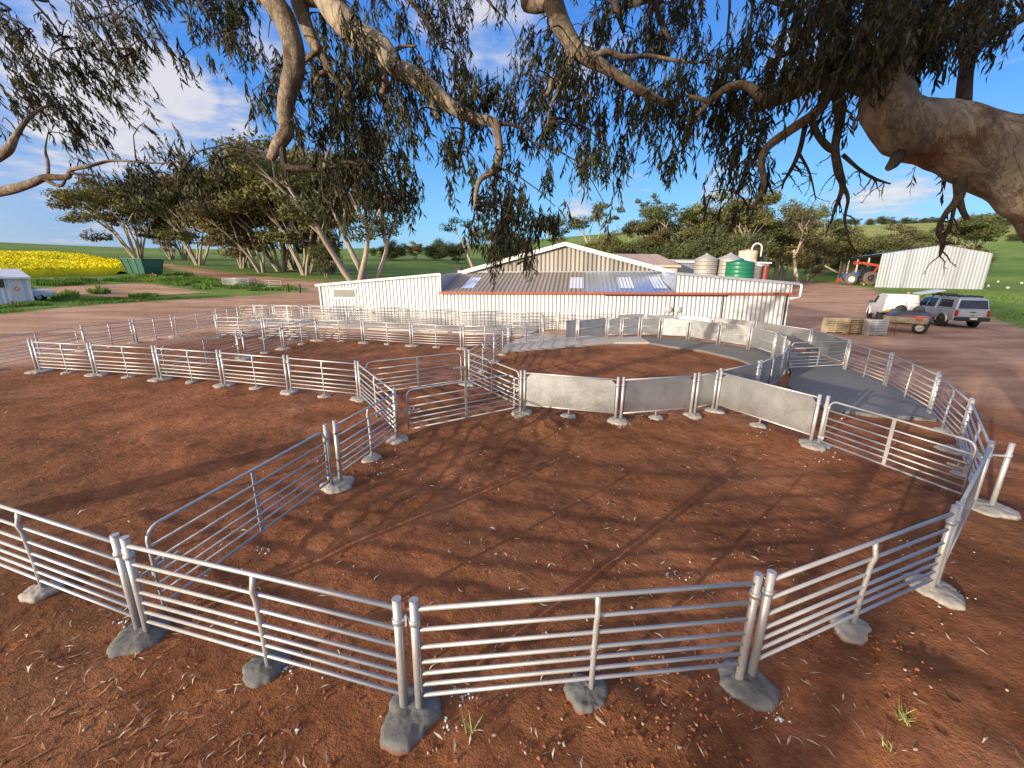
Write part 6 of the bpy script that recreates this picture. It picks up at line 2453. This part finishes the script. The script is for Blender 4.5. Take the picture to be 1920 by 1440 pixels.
def wm(op, a, b=0.0, clamp=False):
    nd = N('ShaderNodeMath')
    nd.operation = op
    nd.use_clamp = clamp
    for s, x in ((nd.inputs[0], a), (nd.inputs[1], b)):
        if isinstance(x, bpy.types.NodeSocket):
            Lk(x, s)
        else:
            s.default_value = x
    return nd.outputs[0]


def wramp(f, stops):
    nd = N('ShaderNodeValToRGB')
    el = nd.color_ramp.elements
    while len(el) < len(stops):
        el.new(.5)
    for e, (p, c) in zip(el, stops):
        e.position = p
        e.color = (*c, 1) if hasattr(c, '__len__') else (c, c, c, 1)
    Lk(f, nd.inputs[0])
    return nd.outputs[0]


def wmix(f, a, b):
    nd = N('ShaderNodeMix')
    nd.data_type = 'RGBA'
    for s, x in ((nd.inputs[0], f), (nd.inputs[6], a), (nd.inputs[7], b)):
        if isinstance(x, bpy.types.NodeSocket):
            Lk(x, s)
        else:
            s.default_value = (*x, 1) if hasattr(x, '__len__') else x
    return nd.outputs[2]


# clouds as layers seen in perspective: direction projected on a high plane
zc = wm('MAXIMUM', sep.outputs[2], .02)
cmb = N('ShaderNodeCombineXYZ')
den = wm('ADD', zc, .10)
Lk(wm('DIVIDE', sep.outputs[0], den), cmb.inputs[0])
Lk(wm('DIVIDE', sep.outputs[1], den), cmb.inputs[1])
nz = N('ShaderNodeTexNoise')
Lk(cmb.outputs[0], nz.inputs['Vector'])
nz.inputs['Scale'].default_value = 1.25
nz.inputs['Detail'].default_value = 8
nz.inputs['Roughness'].default_value = .58
nz.inputs['Distortion'].default_value = .25
nz2 = N('ShaderNodeTexNoise')
Lk(cmb.outputs[0], nz2.inputs['Vector'])
nz2.inputs['Scale'].default_value = 5.5
nz2.inputs['Detail'].default_value = 6
nz2.inputs['Roughness'].default_value = .6


def blob(u, v, r, gain):
    """a patch of sky where cloud gathers"""
    d = ray(u, v).normalized()
    dp = N('ShaderNodeVectorMath')
    dp.operation = 'DOT_PRODUCT'
    nrm = N('ShaderNodeVectorMath')
    nrm.operation = 'NORMALIZE'
    Lk(tc.outputs['Generated'], nrm.inputs[0])
    Lk(nrm.outputs[0], dp.inputs[0])
    dp.inputs[1].default_value = d
    c = math.cos(r)
    return wm('MULTIPLY', wm('DIVIDE', wm('SUBTRACT', dp.outputs['Value'], c), 1 - c, True), gain)


acc = None
for u, v, r, g_ in ((290, 250, .20, .17), (230, 180, .13, .08), (345, 165, .05, .20), (440, 215, .05, .10), (60, 60, .2, .06), (130, 90, .14, .12), (960, 60, .24, .14), (860, 10, .16, .10), (500, 60, .07, .17), (1085, 385, .05, .22), (1400, 340, .09, .12), (1180, 370, .07, .14), (1330, 375, .07, .12),
                    (1620, 360, .09, .14), (1730, 375, .09, .15), (1490, 95, .06, .14), (1370, 30, .06, .08), (1080, 120, .06, .1), (1150, 90, .07, .12), (120, 330, .16, .07), (60, 420, .16, .05), (1880, 60, .1, .13)):
    b = blob(u, v, r, g_)
    acc = b if acc is None else wm('ADD', acc, b)
den_ = wm('ADD', wm('ADD', wm('MULTIPLY', nz.outputs['Fac'], .62), wm('MULTIPLY', nz2.outputs['Fac'], .38)), acc)
mask = wramp(den_, [(.60, 0), (.76, 1)])
bright = wramp(den_, [(.60, (.30, .36, .48)), (.70, (.44, .45, .52)), (.82, (.62, .58, .56))])
hsv = N('ShaderNodeHueSaturation')
hsv.inputs['Saturation'].default_value = 1.0
hsv.inputs['Value'].default_value = 1.0
Lk(sky.outputs[0], hsv.inputs['Color'])
csc = N('ShaderNodeVectorMath')
csc.operation = 'SCALE'
Lk(bright, csc.inputs[0])
csc.inputs['Scale'].default_value = 4.6
# clear evening blue: deep overhead, pale at the horizon, greyer on the left
grad = wramp(sep.outputs[2], [(.0, (.135, .29, .43)), (.10, (.10, .27, .44)), (.28, (.034, .155, .43)), (.55, (.017, .088, .36)), (1.0, (.02, .075, .26))])
haze_l = wramp(sep.outputs[2], [(.0, (.12, .19, .33)), (.12, (.075, .16, .36)), (.30, (.034, .135, .41)), (1.0, (.02, .075, .26))])
lf = wm('MULTIPLY', wm('ADD', sep.outputs[0], .15), -1.6, True)
grad = wmix(lf, grad, haze_l)
gs = N('ShaderNodeVectorMath')
gs.operation = 'SCALE'
Lk(grad, gs.inputs[0])
gs.inputs['Scale'].default_value = 1 / .15
base_sky = wmix(.80, hsv.outputs[0], gs.outputs[0])
col = wmix(wm('MULTIPLY', mask, .80), base_sky, csc.outputs[0])
# warm sun glow and high cloud overhead, added out of view as fill light
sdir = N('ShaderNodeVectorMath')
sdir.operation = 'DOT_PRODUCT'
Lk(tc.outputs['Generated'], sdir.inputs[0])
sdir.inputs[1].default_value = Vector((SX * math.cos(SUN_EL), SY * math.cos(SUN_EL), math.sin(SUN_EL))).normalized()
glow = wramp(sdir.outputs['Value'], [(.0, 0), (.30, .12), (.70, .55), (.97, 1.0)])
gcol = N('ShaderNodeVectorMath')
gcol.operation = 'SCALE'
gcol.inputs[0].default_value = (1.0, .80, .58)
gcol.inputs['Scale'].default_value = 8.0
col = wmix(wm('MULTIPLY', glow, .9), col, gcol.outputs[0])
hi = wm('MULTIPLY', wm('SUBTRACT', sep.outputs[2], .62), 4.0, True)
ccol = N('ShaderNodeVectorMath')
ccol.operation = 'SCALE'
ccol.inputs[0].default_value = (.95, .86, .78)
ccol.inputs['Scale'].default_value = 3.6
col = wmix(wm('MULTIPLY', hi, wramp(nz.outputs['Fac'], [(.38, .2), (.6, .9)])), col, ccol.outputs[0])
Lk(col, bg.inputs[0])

sd_ = bpy.data.lights.new('sun', 'SUN')
sd_.energy = 3.0
sd_.angle = R(.55)
sd_.color = (1.0, .87, .70)
so = bpy.data.objects.new('sun', sd_)
COL.objects.link(so)
v = Vector((SX * math.cos(SUN_EL), SY * math.cos(SUN_EL), math.sin(SUN_EL)))
so.rotation_euler = v.to_track_quat('Z', 'Y').to_euler()
S.view_settings.view_transform = 'Standard'
S.view_settings.look = 'None'
S.view_settings.exposure = 1.08
S.view_settings.gamma = 1
S.cycles.max_bounces = 6
S.cycles.transparent_max_bounces = 4
S.cycles.caustics_reflective = False
S.cycles.caustics_refractive = False
